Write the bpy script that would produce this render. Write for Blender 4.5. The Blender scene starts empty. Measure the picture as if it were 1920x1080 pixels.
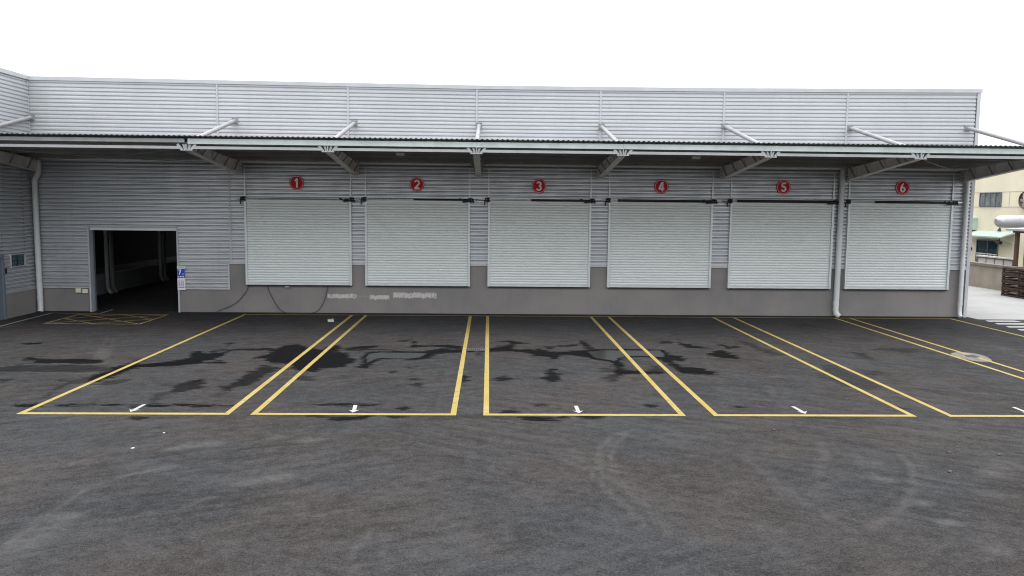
import bpy, bmesh, math, random
import numpy as np
from mathutils import Matrix, Vector
random.seed(7)
S = bpy.context.scene
COL = S.collection

# ---------------------------------------------------------------- camera
cam_d = bpy.data.cameras.new("camera"); cam = bpy.data.objects.new("camera", cam_d); COL.objects.link(cam)
cam_d.sensor_width = 36.0; cam_d.lens = 28.5; cam_d.clip_end = 2000.0; cam_d.clip_start = 0.1
cam.matrix_world = Matrix(((0.999555, -0.007326, -0.028911, -0.144),
                           (-0.028042, 0.099331, -0.994659, -29.422),
                           (0.010159, 0.995027, 0.099082, 3.900), (0, 0, 0, 1)))
S.camera = cam

# ---------------------------------------------------------------- world, sun, exposure (overcast)
SUN_EL, SUN_AZ = math.radians(84), math.radians(185)
w = bpy.data.worlds.new("World"); S.world = w; w.use_nodes = True
wn = w.node_tree.nodes; wl = w.node_tree.links
wn.clear()
sky = wn.new('ShaderNodeTexSky'); sky.sky_type = 'NISHITA'; sky.sun_disc = False
sky.sun_elevation = SUN_EL; sky.sun_rotation = SUN_AZ
sky.air_density = 1.0; sky.dust_density = 1.0; sky.ozone_density = 1.0
hs = wn.new('ShaderNodeHueSaturation'); hs.inputs['Saturation'].default_value = 0.12
bg = wn.new('ShaderNodeBackground'); bg.inputs['Strength'].default_value = 0.15
wo = wn.new('ShaderNodeOutputWorld')
# overcast: ramp shapes the sky light, brightest at mid height, dimmest low and overhead
tcw = wn.new('ShaderNodeTexCoord'); sxw = wn.new('ShaderNodeSeparateXYZ'); vmw = wn.new('ShaderNodeVectorMath'); vmw.operation = 'SCALE'
crw = wn.new('ShaderNodeValToRGB'); e = crw.color_ramp.elements; crw.color_ramp.interpolation = 'B_SPLINE'
for p_, v_ in ((0.0, .31), (.17, .325), (.42, 1.0), (.75, .8), (1.0, .32)):
    el_ = e[0] if p_ == 0 else (e[1] if p_ == 1.0 else e.new(p_)); el_.color = (v_, v_, v_, 1)
wl.new(tcw.outputs['Generated'], sxw.inputs[0]); wl.new(sxw.outputs['Z'], crw.inputs[0]); wl.new(crw.outputs[0], vmw.inputs['Scale'])
wl.new(sky.outputs[0], hs.inputs['Color']); wl.new(hs.outputs[0], vmw.inputs[0]); wl.new(vmw.outputs[0], bg.inputs['Color']); wl.new(bg.outputs[0], wo.inputs[0])
sun_d = bpy.data.lights.new("sun", 'SUN'); sun_d.energy = 0.5; sun_d.angle = math.radians(45); sun_d.color = (1, .97, .93)
sun = bpy.data.objects.new("sun", sun_d); COL.objects.link(sun)
d = Vector((math.sin(SUN_AZ) * math.cos(SUN_EL), math.cos(SUN_AZ) * math.cos(SUN_EL), math.sin(SUN_EL)))
sun.rotation_euler = d.to_track_quat('Z', 'Y').to_euler()
S.view_settings.view_transform = 'Standard'; S.view_settings.look = 'None'
S.view_settings.gamma = 1.0; S.view_settings.exposure = 2.35; S.view_settings.use_curve_mapping = False
S.cycles.use_denoising = True; S.cycles.denoiser = 'OPENIMAGEDENOISE'; S.cycles.denoising_input_passes = 'RGB_ALBEDO_NORMAL'; S.cycles.denoising_prefilter = 'NONE'; S.cycles.use_adaptive_sampling = False; S.cycles.sampling_pattern = 'BLUE_NOISE'; S.cycles.use_light_tree = False; S.cycles.pixel_filter_type = 'BLACKMAN_HARRIS'; S.cycles.filter_width = 1.1

WET = [
(0.90,[(-11.82,-9.07),(-11.76,-8.89),(-11.53,-8.92),(-11.13,-9.20),(-10.48,-8.96),(-10.23,-9.03),(-9.82,-9.20),(-9.55,-9.43),(-9.83,-9.63),(-10.35,-9.55),(-10.72,-9.56),(-10.88,-9.66),(-11.17,-9.57),(-11.38,-9.28),(-11.62,-9.25)]),
(0.62,[(-12.44,-10.22),(-11.72,-10.13),(-11.43,-9.81),(-11.08,-9.89),(-10.61,-9.88),(-9.75,-9.91),(-9.15,-10.07),(-8.85,-10.27),(-8.98,-10.56),(-9.66,-10.62),(-10.66,-10.64),(-11.41,-10.65),(-12.14,-10.70)]),
(1.00,[(-9.15,-10.07),(-8.86,-9.70),(-8.92,-9.37),(-8.89,-9.07),(-8.78,-9.26),(-8.66,-9.79),(-8.35,-9.57),(-7.82,-9.05),(-7.51,-8.34),(-7.50,-7.76),(-7.08,-9.03),(-7.28,-9.25),(-7.45,-9.69),(-8.13,-9.98),(-8.55,-10.06),(-8.60,-10.59),(-8.67,-11.39),(-8.72,-11.68),(-8.96,-11.74),(-9.16,-11.63),(-9.09,-11.16),(-9.01,-10.60)]),
(0.62,[(-8.93,-11.85),(-9.18,-11.97),(-9.17,-12.60),(-9.04,-13.19),(-9.10,-13.00),(-9.30,-12.18),(-9.33,-11.57),(-9.14,-11.16),(-8.71,-11.56)]),
(0.90,[(-12.97,-6.78),(-12.65,-6.64),(-12.60,-6.95),(-12.82,-7.00)]),
(0.70,[(-9.64,-11.58),(-9.58,-11.46),(-9.38,-11.57),(-9.49,-11.63)]),
(0.60,[(-8.57,-11.95),(-8.47,-11.56),(-8.11,-11.38),(-8.08,-11.61),(-8.33,-12.06)]),
(0.75,[(-6.73,-12.66),(-6.88,-12.14),(-6.84,-11.70),(-6.56,-11.46),(-6.42,-11.58),(-6.39,-11.80),(-6.49,-11.92),(-6.28,-12.24),(-6.44,-12.45),(-6.62,-12.71)]),
(1.00,[(-6.80,-11.87),(-6.75,-11.61),(-6.57,-11.43),(-6.43,-11.55),(-6.40,-11.78),(-6.52,-11.97),(-6.69,-12.03)]),
(0.55,[(-6.77,-13.62),(-6.95,-12.97),(-6.86,-12.56),(-6.73,-12.96),(-6.70,-13.53)]),
(0.55,[(-7.16,-12.15),(-7.16,-11.93),(-7.02,-12.04),(-7.07,-12.20)]),
(0.65,[(-10.89,-11.55),(-10.66,-11.48),(-10.55,-11.71),(-10.75,-11.77)]),
(0.55,[(-10.39,-11.62),(-10.28,-11.53),(-10.21,-11.72)]),
(1.00,[(-9.25,-13.85),(-9.09,-13.73),(-8.86,-13.65),(-8.81,-13.89),(-9.18,-13.91)]),
(0.90,[(-8.46,-13.79),(-7.74,-13.79),(-7.72,-13.84),(-8.41,-13.84)]),
(1.00,[(-7.70,-13.80),(-7.48,-13.72),(-7.17,-13.78),(-6.79,-13.68),(-6.39,-13.77),(-6.04,-13.67),(-5.54,-13.74),(-5.12,-13.73),(-5.04,-13.77),(-5.52,-13.81),(-7.67,-13.85)]),
(0.85,[(-6.68,-14.68),(-6.36,-14.62),(-6.46,-14.81)]),
(1.00,[(-7.97,-8.03),(-7.84,-7.91),(-7.48,-8.18),(-7.36,-7.76),(-7.25,-8.17),(-7.10,-7.67),(-7.05,-7.63),(-7.08,-8.17),(-6.96,-8.64),(-7.22,-9.11),(-7.23,-9.47),(-7.37,-9.69)]),
(0.90,[(-7.41,-7.51),(-7.12,-7.60),(-6.53,-7.36),(-6.11,-7.34),(-6.04,-7.64),(-7.20,-7.70)]),
(0.90,[(-7.10,-9.47),(-6.87,-9.24),(-6.64,-9.46),(-6.80,-9.56)]),
(1.00,[(-6.10,-7.38),(-5.89,-7.50),(-5.74,-7.01),(-5.54,-6.69),(-5.27,-7.05),(-4.94,-7.34),(-4.61,-7.60),(-4.43,-6.79),(-4.23,-7.06),(-4.25,-7.76),(-3.93,-8.08),(-3.79,-8.56),(-3.51,-9.01),(-3.54,-9.38),(-3.72,-9.88),(-3.91,-10.02),(-4.12,-10.16),(-4.23,-10.49),(-4.63,-10.37),(-5.02,-9.63),(-5.39,-9.43),(-5.61,-9.43),(-5.72,-8.92),(-6.05,-8.85),(-6.06,-8.62),(-5.82,-8.13),(-5.99,-7.81)]),
(0.80,[(-5.93,-12.13),(-5.82,-12.02),(-5.68,-11.45),(-5.68,-10.53),(-5.62,-9.79),(-5.23,-10.05),(-5.18,-10.45),(-5.30,-10.96),(-5.30,-11.67),(-5.39,-12.01),(-5.68,-12.44)]),
(0.60,[(-4.43,-11.30),(-4.39,-10.94),(-4.11,-11.18),(-4.05,-11.47),(-4.25,-11.48)]),
(0.50,[(-5.78,-13.05),(-5.74,-12.70),(-5.60,-12.70),(-5.65,-13.05)]),
(0.95,[(-3.64,-13.68),(-3.34,-13.69),(-2.91,-13.62),(-2.56,-13.66),(-2.37,-13.62),(-2.21,-13.68),(-2.55,-13.74),(-3.21,-13.77)]),
(0.95,[(-3.47,-14.54),(-3.06,-14.57),(-2.30,-14.51),(-2.40,-14.72),(-2.71,-14.81),(-3.02,-14.75)]),
(0.80,[(-7.52,-6.61),(-7.44,-6.47),(-7.28,-6.69),(-7.34,-6.88)]),
(0.80,[(-2.77,-6.07),(-2.57,-5.91),(-2.54,-6.18)]),
(0.90,[(-4.08,-7.41),(-3.75,-7.01),(-3.28,-6.81),(-3.19,-7.06),(-3.51,-7.35),(-3.73,-7.50),(-2.77,-7.42),(-2.76,-7.54),(-3.95,-7.61)]),
(0.90,[(-1.84,-13.94),(-1.78,-13.87),(-1.69,-13.98),(-1.79,-14.03)]),
(0.95,[(-3.26,-10.01),(-3.28,-9.15),(-3.40,-8.55),(-3.36,-7.90),(-3.11,-7.72),(-2.00,-7.78),(-1.83,-7.69),(-1.44,-7.24),(-1.12,-7.41),(-0.85,-7.35),(-0.83,-7.83),(-1.31,-7.92),(-1.53,-8.18),(-1.70,-8.66),(-1.96,-8.90),(-2.18,-9.01),(-2.40,-8.83),(-2.93,-8.85),(-3.03,-9.37),(-3.09,-9.73),(-3.12,-10.07)]),
(0.95,[(-2.26,-6.91),(-2.31,-6.06),(-2.73,-6.07),(-2.62,-5.93),(-2.29,-5.92),(-2.28,-6.44),(-2.08,-6.85),(-1.59,-6.76),(-1.28,-6.63),(-1.12,-6.82),(-0.86,-6.95),(-0.85,-7.22),(-1.35,-7.06),(-1.76,-6.98),(-2.25,-7.03)]),
(0.80,[(-2.14,-9.70),(-2.04,-9.91),(-1.93,-9.84),(-1.97,-10.01),(-2.12,-9.91)]),
(0.80,[(-2.46,-10.39),(-2.38,-10.32),(-2.28,-10.41),(-2.37,-10.49)]),
(0.80,[(-1.98,-11.23),(-1.84,-11.11),(-1.67,-11.27),(-1.82,-11.37)]),
(0.70,[(-1.75,-11.83),(-1.67,-11.72),(-1.61,-11.94),(-1.66,-12.05)]),
(0.90,[(-0.75,-10.84),(-0.63,-10.93),(-0.59,-11.41),(-0.66,-11.58),(-0.73,-11.35)]),
(0.85,[(0.03,-11.34),(0.06,-11.04),(0.22,-10.95),(0.52,-11.15),(0.36,-11.33),(0.13,-11.45)]),
(0.60,[(-0.42,-7.73),(-0.33,-7.73),(-0.32,-8.31),(-0.40,-8.23)]),
(1.00,[(0.01,-7.11),(0.20,-6.83),(0.42,-6.77),(0.53,-6.16),(0.18,-5.97),(0.53,-5.96),(1.01,-6.30),(0.62,-6.44),(0.53,-7.09),(0.71,-7.44),(1.02,-7.34),(1.31,-7.60),(1.67,-7.67),(1.58,-8.73),(1.40,-8.42),(1.10,-8.10),(0.70,-7.70),(0.10,-7.66),(-0.72,-7.82),(-0.73,-7.40),(-0.21,-7.43)]),
(0.90,[(0.81,-13.69),(0.95,-13.60),(1.14,-13.65),(0.98,-13.73)]),
(1.00,[(0.30,-14.53),(1.11,-14.54),(1.37,-14.52),(1.25,-14.70),(0.85,-14.82),(0.54,-14.74)]),
(0.85,[(0.12,-14.36),(0.25,-13.98),(0.38,-13.89),(0.41,-14.40)]),
(0.80,[(1.60,-14.54),(2.08,-14.50),(1.93,-14.69),(1.69,-14.66)]),
(0.60,[(-3.27,-14.57),(-2.29,-14.53),(-2.43,-14.69),(-3.15,-14.68)]),
(0.80,[(-1.95,-14.61),(-1.71,-14.57),(-1.74,-14.70),(-1.88,-14.70)]),
(0.45,[(-1.59,-14.49),(0.37,-14.40),(0.44,-14.69),(-1.00,-14.74)]),
(1.00,[(1.09,-7.52),(1.29,-7.28),(1.48,-7.68),(1.78,-7.75),(2.25,-7.57),(2.71,-7.29),(3.09,-7.23),(4.68,-7.24),(4.71,-7.67),(4.66,-8.17),(5.00,-8.24),(4.98,-8.80),(4.82,-8.98),(4.70,-8.65),(4.53,-9.11),(4.66,-9.69),(5.09,-9.82),(5.31,-10.42),(5.14,-10.64),(4.50,-10.57),(4.45,-10.11),(4.47,-9.26),(4.42,-8.96),(4.23,-8.66),(4.00,-8.35),(3.58,-8.36),(3.30,-8.61),(3.20,-9.44),(3.17,-10.13),(3.62,-10.30),(4.12,-10.38),(4.08,-10.56),(3.17,-10.56),(2.98,-10.79),(2.87,-10.67),(3.06,-9.44),(3.01,-9.00),(2.64,-8.78),(2.44,-8.55),(2.19,-8.16),(1.69,-8.09),(1.63,-8.73),(1.40,-8.34),(1.05,-8.27)]),
(0.90,[(1.10,-11.14),(1.24,-10.95),(1.27,-10.57),(1.26,-10.31),(1.60,-9.76),(1.59,-9.90),(1.41,-10.44),(1.50,-10.69),(1.52,-11.19),(1.36,-11.49),(1.19,-11.37)]),
(0.65,[(2.57,-10.92),(2.80,-10.73),(2.89,-11.04),(2.80,-11.40),(2.62,-11.47),(2.56,-11.17)]),
(0.60,[(2.68,-9.73),(2.85,-9.87),(2.86,-10.34),(2.64,-10.41)]),
(0.65,[(3.79,-9.98),(4.04,-9.70),(4.15,-10.11),(3.75,-10.32)]),
(0.90,[(2.59,-5.89),(2.70,-6.09),(2.78,-7.20),(2.58,-7.12),(2.56,-6.48)]),
(0.85,[(1.87,-6.65),(2.42,-6.54),(2.46,-6.78),(1.88,-6.87)]),
(0.80,[(1.38,-6.89),(1.80,-6.78),(1.57,-7.24)]),
(0.90,[(5.46,-6.00),(5.67,-6.38),(5.89,-6.75),(6.16,-7.07),(5.53,-6.94),(5.42,-6.48)]),
(0.75,[(4.98,-5.81),(5.28,-5.80),(5.16,-6.20),(4.96,-6.21)]),
(0.90,[(3.01,-13.68),(3.12,-13.60),(3.21,-13.69),(3.09,-13.75)]),
(0.95,[(5.82,-8.06),(6.11,-7.46),(6.40,-7.31),(6.48,-7.79),(6.48,-8.37),(6.33,-8.56),(6.04,-8.46)]),
(0.85,[(6.47,-6.06),(6.64,-6.25),(6.70,-6.72),(7.12,-6.62),(6.92,-6.94),(6.59,-7.00),(6.59,-6.44)]),
(0.55,[(7.33,-5.84),(7.60,-6.03),(7.55,-7.15),(7.80,-7.58),(7.90,-8.08),(7.56,-8.01),(7.43,-7.51),(7.38,-6.51)]),
(0.42,[(8.33,-9.39),(8.59,-9.31),(8.55,-10.42),(8.66,-11.87),(8.19,-12.32),(7.82,-11.78),(7.69,-11.19),(7.63,-10.57),(7.98,-10.56),(8.21,-9.89)]),
(0.50,[(10.69,-7.06),(11.15,-6.77),(11.87,-6.75),(12.10,-7.11),(11.40,-7.65),(11.18,-7.22)]),
(0.55,[(9.94,-7.52),(10.14,-7.69),(10.08,-8.59),(9.91,-8.70)]),
(0.45,[(8.78,-10.15),(9.34,-10.13),(9.48,-10.53),(8.92,-10.57)]),
(0.85,[(4.74,-13.75),(4.84,-13.69),(4.91,-13.76),(4.81,-13.81)]),
(0.80,[(8.01,-13.84),(8.13,-13.78),(8.16,-13.88)]),
(0.60,[(5.92,-14.59),(6.49,-14.55),(6.89,-14.61),(6.23,-14.67)]),
]
TRACKS = [
(1.6,1.0,[(18.6,-.9),(19.6,-2.6),(22.5,-6.5)]),
(0.13,0.80,[(1.56,-17.99),(1.56,-17.37),(1.70,-16.54),(2.02,-15.84),(2.52,-15.38)]),
(0.07,0.90,[(1.74,-17.81),(1.81,-16.97),(1.94,-16.39),(2.27,-15.76)]),
(0.07,0.90,[(0.92,-16.97),(1.35,-17.63),(1.56,-18.65),(1.71,-19.25),(1.83,-19.91)]),
(0.14,0.60,[(1.31,-17.24),(1.63,-17.87),(1.83,-18.55),(1.97,-19.34),(2.06,-20.03)]),
(0.16,0.80,[(6.51,-16.95),(6.37,-17.49),(6.09,-18.10),(5.61,-18.86),(5.14,-19.44),(4.58,-19.87)]),
(0.14,0.40,[(6.74,-16.95),(6.45,-17.74),(6.05,-18.44)]),
(0.18,0.60,[(5.49,-16.22),(5.25,-16.96),(4.72,-17.98)]),
(0.14,0.50,[(3.94,-16.96),(3.97,-17.62),(4.04,-18.55),(4.23,-19.61),(4.34,-20.04)]),
(0.13,0.90,[(-5.55,-20.59),(-5.63,-20.16),(-5.66,-19.59),(-5.67,-19.00),(-5.61,-18.34),(-5.33,-17.88),(-4.86,-17.52)]),
(0.10,0.50,[(-6.64,-18.12),(-6.32,-17.27),(-6.11,-16.87)]),
(0.10,0.60,[(-4.36,-17.26),(-3.80,-17.64),(-3.35,-17.88),(-2.85,-18.33)]),
(0.06,0.80,[(-4.03,-19.14),(-3.87,-18.80),(-3.74,-18.77)]),
(0.04,0.70,[(-1.57,-21.02),(-1.64,-20.54),(-1.54,-19.93)]),
(0.04,0.70,[(-1.34,-20.62),(-1.36,-20.10)]),
(0.08,0.60,[(-2.77,-18.95),(-2.41,-19.33),(-2.03,-19.56)]),
(0.20,0.40,[(4.18,-18.86),(4.87,-18.10),(5.52,-17.98)]),
(0.25,0.35,[(4.05,-18.22),(3.92,-18.76),(4.07,-18.96),(4.56,-18.65)]),
(0.30,0.35,[(-5.39,-20.86),(-5.46,-20.23),(-5.34,-19.76)]),
(0.04,1.00,[(-10.60,-7.51),(-10.04,-9.03)]),
(0.04,0.90,[(-10.49,-7.56),(-9.94,-9.03)]),
(0.04,0.90,[(-10.40,-7.56),(-9.85,-9.02)]),
(0.04,0.90,[(-10.26,-7.62),(-9.79,-8.95)]),
(0.09,1.00,[(-9.75,-9.74),(-9.48,-9.53)]),
(0.05,0.80,[(-10.57,-7.51),(-10.27,-7.62)]),
(0.05,0.60,[(-11.06,-5.75),(-10.34,-7.42)]),
(0.04,0.50,[(-11.39,-5.35),(-10.73,-7.08)]),
(0.08,0.80,[(-11.38,-10.71),(-10.62,-10.72),(-9.57,-10.80),(-9.25,-10.79)]),
(0.12,0.80,[(-7.59,-12.73),(-7.56,-12.63)]),
(0.12,0.50,[(-4.20,-11.99),(-3.85,-11.98),(-3.47,-11.40),(-3.11,-11.04)]),
(0.10,0.60,[(-4.08,-13.31),(-3.87,-13.23)]),
(0.10,0.70,[(-8.17,-7.70),(-7.93,-7.56)]),
(0.12,0.80,[(-7.30,-6.64),(-7.04,-6.56)]),
(0.12,0.60,[(2.87,-11.28),(3.17,-11.34),(3.49,-11.51)]),
(0.10,0.50,[(2.06,-9.39),(2.55,-9.45),(2.81,-9.37)]),
(0.15,0.50,[(6.44,-10.91),(6.75,-10.78),(7.15,-10.89)]),
(0.20,0.45,[(6.06,-12.14),(5.91,-12.77),(6.00,-12.97),(6.33,-12.46)]),
(0.50,0.80,[(14.25,-6.31),(14.70,-6.48),(14.65,-6.93)]),
(0.30,0.60,[(14.41,-7.53),(14.54,-8.01)]),
(0.25,0.60,[(-15.33,-4.00),(-15.29,-3.66),(-15.24,-3.31)]),
]
POOL = [[(-3.32,-8.62),(-3.30,-8.06),(-3.06,-7.92),(-1.99,-7.94),(-1.75,-8.02),(-1.88,-8.59),(-2.20,-8.83),(-2.95,-8.72),(-3.09,-9.15),(-3.16,-9.44)],[(2.55,-7.65),(3.07,-7.41),(4.61,-7.41),(4.64,-7.84),(4.51,-8.42),(4.04,-8.27),(3.60,-8.23),(3.25,-8.61),(3.10,-9.15),(3.03,-8.85),(2.66,-8.62)]]
DUST = [(0.13,1.00,-5.13,-16.61),(0.17,1.00,-4.93,-16.46),(0.17,1.00,-4.67,-16.36),(0.15,0.80,-3.69,-15.96),(0.18,0.90,-3.14,-16.12),(0.12,0.70,-3.57,-18.27),(0.16,0.70,-3.31,-18.07),(0.15,0.90,-3.06,-17.93),(0.17,0.80,-5.40,-19.50),(0.20,0.80,7.43,-17.86),(0.12,0.90,5.71,-19.02),(0.12,0.90,5.68,-19.69),(0.14,0.80,5.77,-20.54),(0.14,0.80,5.64,-18.10),(0.25,0.40,5.85,-17.36),(0.30,0.40,-5.48,-20.31),(0.22,0.40,-5.43,-20.00),(0.30,0.40,7.88,-17.35)]
# ---------------------------------------------------------------- node helpers
class NT:
    def __init__(s, name, rough=.6, metal=0., spec=.5):
        m = bpy.data.materials.new(name); m.use_nodes = True
        s.m = m; s.n = m.node_tree.nodes; s.l = m.node_tree.links
        s.b = s.n['Principled BSDF']; s.b.inputs['Roughness'].default_value = rough
        s.b.inputs['Metallic'].default_value = metal
        s.b.inputs['Specular IOR Level'].default_value = spec
        s.tc = s.n.new('ShaderNodeTexCoord')
    def put(s, sock, v):
        if isinstance(v, bpy.types.NodeSocket): s.l.new(v, sock)
        elif isinstance(v, tuple) and len(v) == 3 and sock.type == 'RGBA': sock.default_value = (*v, 1)
        else: sock.default_value = v
    def mapv(s, scale=(1, 1, 1), rot=(0, 0, 0), loc=(0, 0, 0)):
        p = s.n.new('ShaderNodeMapping')
        if any(rot): p.vector_type = 'TEXTURE'; scale = tuple(1 / q for q in scale)
        p.inputs['Scale'].default_value = scale; p.inputs['Rotation'].default_value = rot
        p.inputs['Location'].default_value = loc
        s.l.new(s.tc.outputs['Object'], p.inputs['Vector']); return p.outputs[0]
    def noise(s, scale, detail=4, rough=.55, vec=None, dist=0.):
        t = s.n.new('ShaderNodeTexNoise'); t.inputs['Scale'].default_value = scale
        t.inputs['Detail'].default_value = detail; t.inputs['Roughness'].default_value = rough; t.inputs['Distortion'].default_value = dist
        s.l.new(vec if vec is not None else s.tc.outputs['Object'], t.inputs['Vector']); return t.outputs['Fac']
    def voro(s, scale, vec=None):
        t = s.n.new('ShaderNodeTexVoronoi'); t.inputs['Scale'].default_value = scale
        s.l.new(vec if vec is not None else s.tc.outputs['Object'], t.inputs['Vector']); return t
    def math(s, op, a, b=0., c=None, clamp=False):
        t = s.n.new('ShaderNodeMath'); t.operation = op; t.use_clamp = clamp
        s.put(t.inputs[0], a); s.put(t.inputs[1], b)
        if c is not None: s.put(t.inputs[2], c)
        return t.outputs[0]
    def ramp(s, v, lo, hi, a=0., b=1.):
        t = s.n.new('ShaderNodeMapRange'); t.interpolation_type = 'SMOOTHSTEP'
        s.put(t.inputs[0], v); s.put(t.inputs[1], lo); s.put(t.inputs[2], hi); s.put(t.inputs[3], a); s.put(t.inputs[4], b)
        return t.outputs[0]
    def mix(s, f, a, b, blend='MIX'):
        t = s.n.new('ShaderNodeMix'); t.data_type = 'RGBA'; t.blend_type = blend
        s.put(t.inputs[0], f); s.put(t.inputs[6], a); s.put(t.inputs[7], b); return t.outputs[2]
    def attr(s, name):
        t = s.n.new('ShaderNodeAttribute'); t.attribute_name = name; return t.outputs['Fac']
    def color(s, v): s.put(s.b.inputs['Base Color'], v)
    def rough(s, v): s.put(s.b.inputs['Roughness'], v)
    def bump(s, h, strength=.3, dist=.01):
        t = s.n.new('ShaderNodeBump'); t.inputs['Strength'].default_value = strength; t.inputs['Distance'].default_value = dist
        s.l.new(h, t.inputs['Height']); s.l.new(t.outputs[0], s.b.inputs['Normal'])

def paint(name, c, rough=.5, metal=0., var=.12, scale=2.0, streak=0.0, spec=.5, dirt=(.18, .16, .14), dirtamt=0.0):
    """painted or coated surface with tonal variation, streaks running down and a little grime"""
    t = NT(name, rough, metal, spec)
    n = t.noise(scale, 5, .6)
    col = t.mix(t.ramp(n, .3, .7), tuple(x * (1 - var) for x in c), tuple(min(1, x * (1 + var)) for x in c))
    if streak > 0:
        sn = t.noise(1.0, 4, .6, t.mapv((5, 5, .35)))
        col = t.mix(t.ramp(sn, .5, .8, 0, streak), col, tuple(x * .55 for x in c))
    if dirtamt > 0:
        dn = t.noise(scale * 3.1, 6, .7)
        col = t.mix(t.ramp(dn, .55, .75, 0, dirtamt), col, dirt)
    t.color(col)
    t.rough(t.ramp(t.noise(scale * 4, 3), .3, .7, max(.02, rough - .08), min(1, rough + .08)))
    return t.m

M = {}
M['parapet'] = paint('silver_cladding', (.425, .436, .452), .42, .15, .04, .35, .10)
M['cladding'] = paint('grey_cladding', (.49, .505, .525), .42, .6, .06, .5, .16)
M['trim'] = paint('light_grey_flashing', (.40, .412, .425), .45, .1, .06, 1.5, .08)
M['curtain'] = paint('pale_grey_green_shutter', (.635, .67, .655), .45, .05, .025, .35, .05)
M['rib_shade'] = paint('cladding_rib_shade', (.29, .30, .315), .5, .45, .06, .5, .16)  # shade under the cladding ribs put into the colour
M['joint'] = paint('shutter_joint_shade', (.355, .375, .368), .6, 0, .05, .6)  # slat joint shadow and dirt put into the colour
M['rail'] = paint('door_rail_steel', (.55, .575, .585), .4, .3, .06, 3)
M['white_steel'] = paint('white_painted_steel', (.35, .355, .36), .5, 0, .07, 2.5, .12, dirt=(.22, .15, .10), dirtamt=.25)
M['gutter'] = paint('white_gutter_pipe', (.80, .79, .77), .5, 0, .05, 2)
M['strut'] = paint('strut_paint', (.25, .252, .257), .5, 0, .07, 2.5, .12, dirt=(.16, .12, .08), dirtamt=.25)
M['beam'] = paint('beam_paint', (.66, .63, .60), .55, 0, .08, 3, .0, dirt=(.25, .2, .16), dirtamt=.25)
M['galv'] = paint('galvanised_channel', (.49, .545, .53), .45, .1, .10, 2.2, 0, dirt=(.4, .42, .42), dirtamt=.5)
M['galv_old'] = paint('dirty_channel', (.27, .28, .275), .55, .1, .14, 3.0, 0, dirt=(.3, .22, .15), dirtamt=.4)
M['roof'] = paint('canopy_sheet', (.10, .108, .106), .6, .1, .15, .8, 0, dirt=(.10, .085, .05), dirtamt=.5)
M['purlin'] = paint('purlin_steel', (.24, .235, .225), .5, .2, .1, 2)
M['pipe'] = paint('white_plastic_pipe', (.52, .54, .54), .4, 0, .06, 1.5, .15)
M['black'] = paint('black_steel', (.012, .012, .014), .45, .3, .2, 8)
M['silver'] = paint('bare_steel_shaft', (.55, .56, .57), .3, .7, .08, 6)
M['red'] = paint('red_acrylic', (.50, .006, .016), .3, 0, .04, 6, spec=.12)
M['ring'] = paint('pink_white_line', (.70, .50, .50), .4, 0, .05, 8)
M['white'] = paint('white_letter', (.80, .78, .80), .4, 0, .05, 8)
M['blue'] = paint('blue_print', (.012, .05, .36), .35, 0, .06, 8)
M['paper'] = paint('white_print', (.66, .66, .71), .45, 0, .05, 10)
M['violet'] = paint('violet_print', (.30, .25, .46), .5, 0, .2, 30)
M['glass'] = paint('dark_glass', (.010, .035, .05), .08, 0, .3, 5)
M['jamb'] = paint('blue_grey_jamb', (.13, .155, .185), .45, .1, .06, 2)
M['cream_paper'] = paint('cream_plate', (.62, .60, .50), .5, 0, .08, 6)
M['rubber'] = paint('black_cable', (.03, .03, .032), .6, 0, .1, 10)
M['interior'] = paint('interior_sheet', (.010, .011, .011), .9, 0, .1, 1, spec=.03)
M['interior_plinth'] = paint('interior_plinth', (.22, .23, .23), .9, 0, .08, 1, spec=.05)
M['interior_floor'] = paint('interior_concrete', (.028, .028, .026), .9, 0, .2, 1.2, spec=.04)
M['cream'] = paint('cream_render', (.66, .60, .455), .8, 0, .05, .6, .10, dirt=(.42, .33, .2), dirtamt=.25)
M['green'] = paint('pale_green_sheet', (.36, .45, .40), .5, 0, .08, 2, .1)
M['curtainglass'] = paint('curtained_glass', (.13, .15, .145), .15, 0, .45, 3, .4)
M['duct'] = paint('aluminium_jacket', (.38, .38, .40), .38, .35, .06, 2)
M['concrete_wall'] = paint('rough_boundary_render', (.33, .285, .23), .85, 0, .12, 1.3, .2, dirt=(.2, .15, .09), dirtamt=.5)
M['coping'] = paint('weathered_coping', (.18, .16, .14), .85, 0, .2, 3, 0)
M['wood'] = paint('dark_weathered_wood', (.055, .032, .022), .8, 0, .5, 4, .3, dirt=(.2, .14, .09), dirtamt=.35)
M['brown'] = paint('brown_post_paint', (.10, .052, .03), .65, 0, .25, 3)
M['panelwhite'] = paint('white_panel', (.58, .58, .56), .6, 0, .06, 2, .1)
M['brownrail'] = paint('brown_rail', (.17, .10, .08), .6, 0, .15, 4)
M['shelter'] = paint('grey_roof_sheet', (.36, .35, .38), .6, 0, .1, 2)
M['iron'] = paint('worn_iron', (.085, .083, .08), .6, .2, .2, 12)
M['stone'] = paint('pebble', (.05, .048, .045), .9, 0, .3, 20)
M['litter'] = paint('white_litter', (.30, .30, .30), .6, 0, .05, 20)

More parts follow.
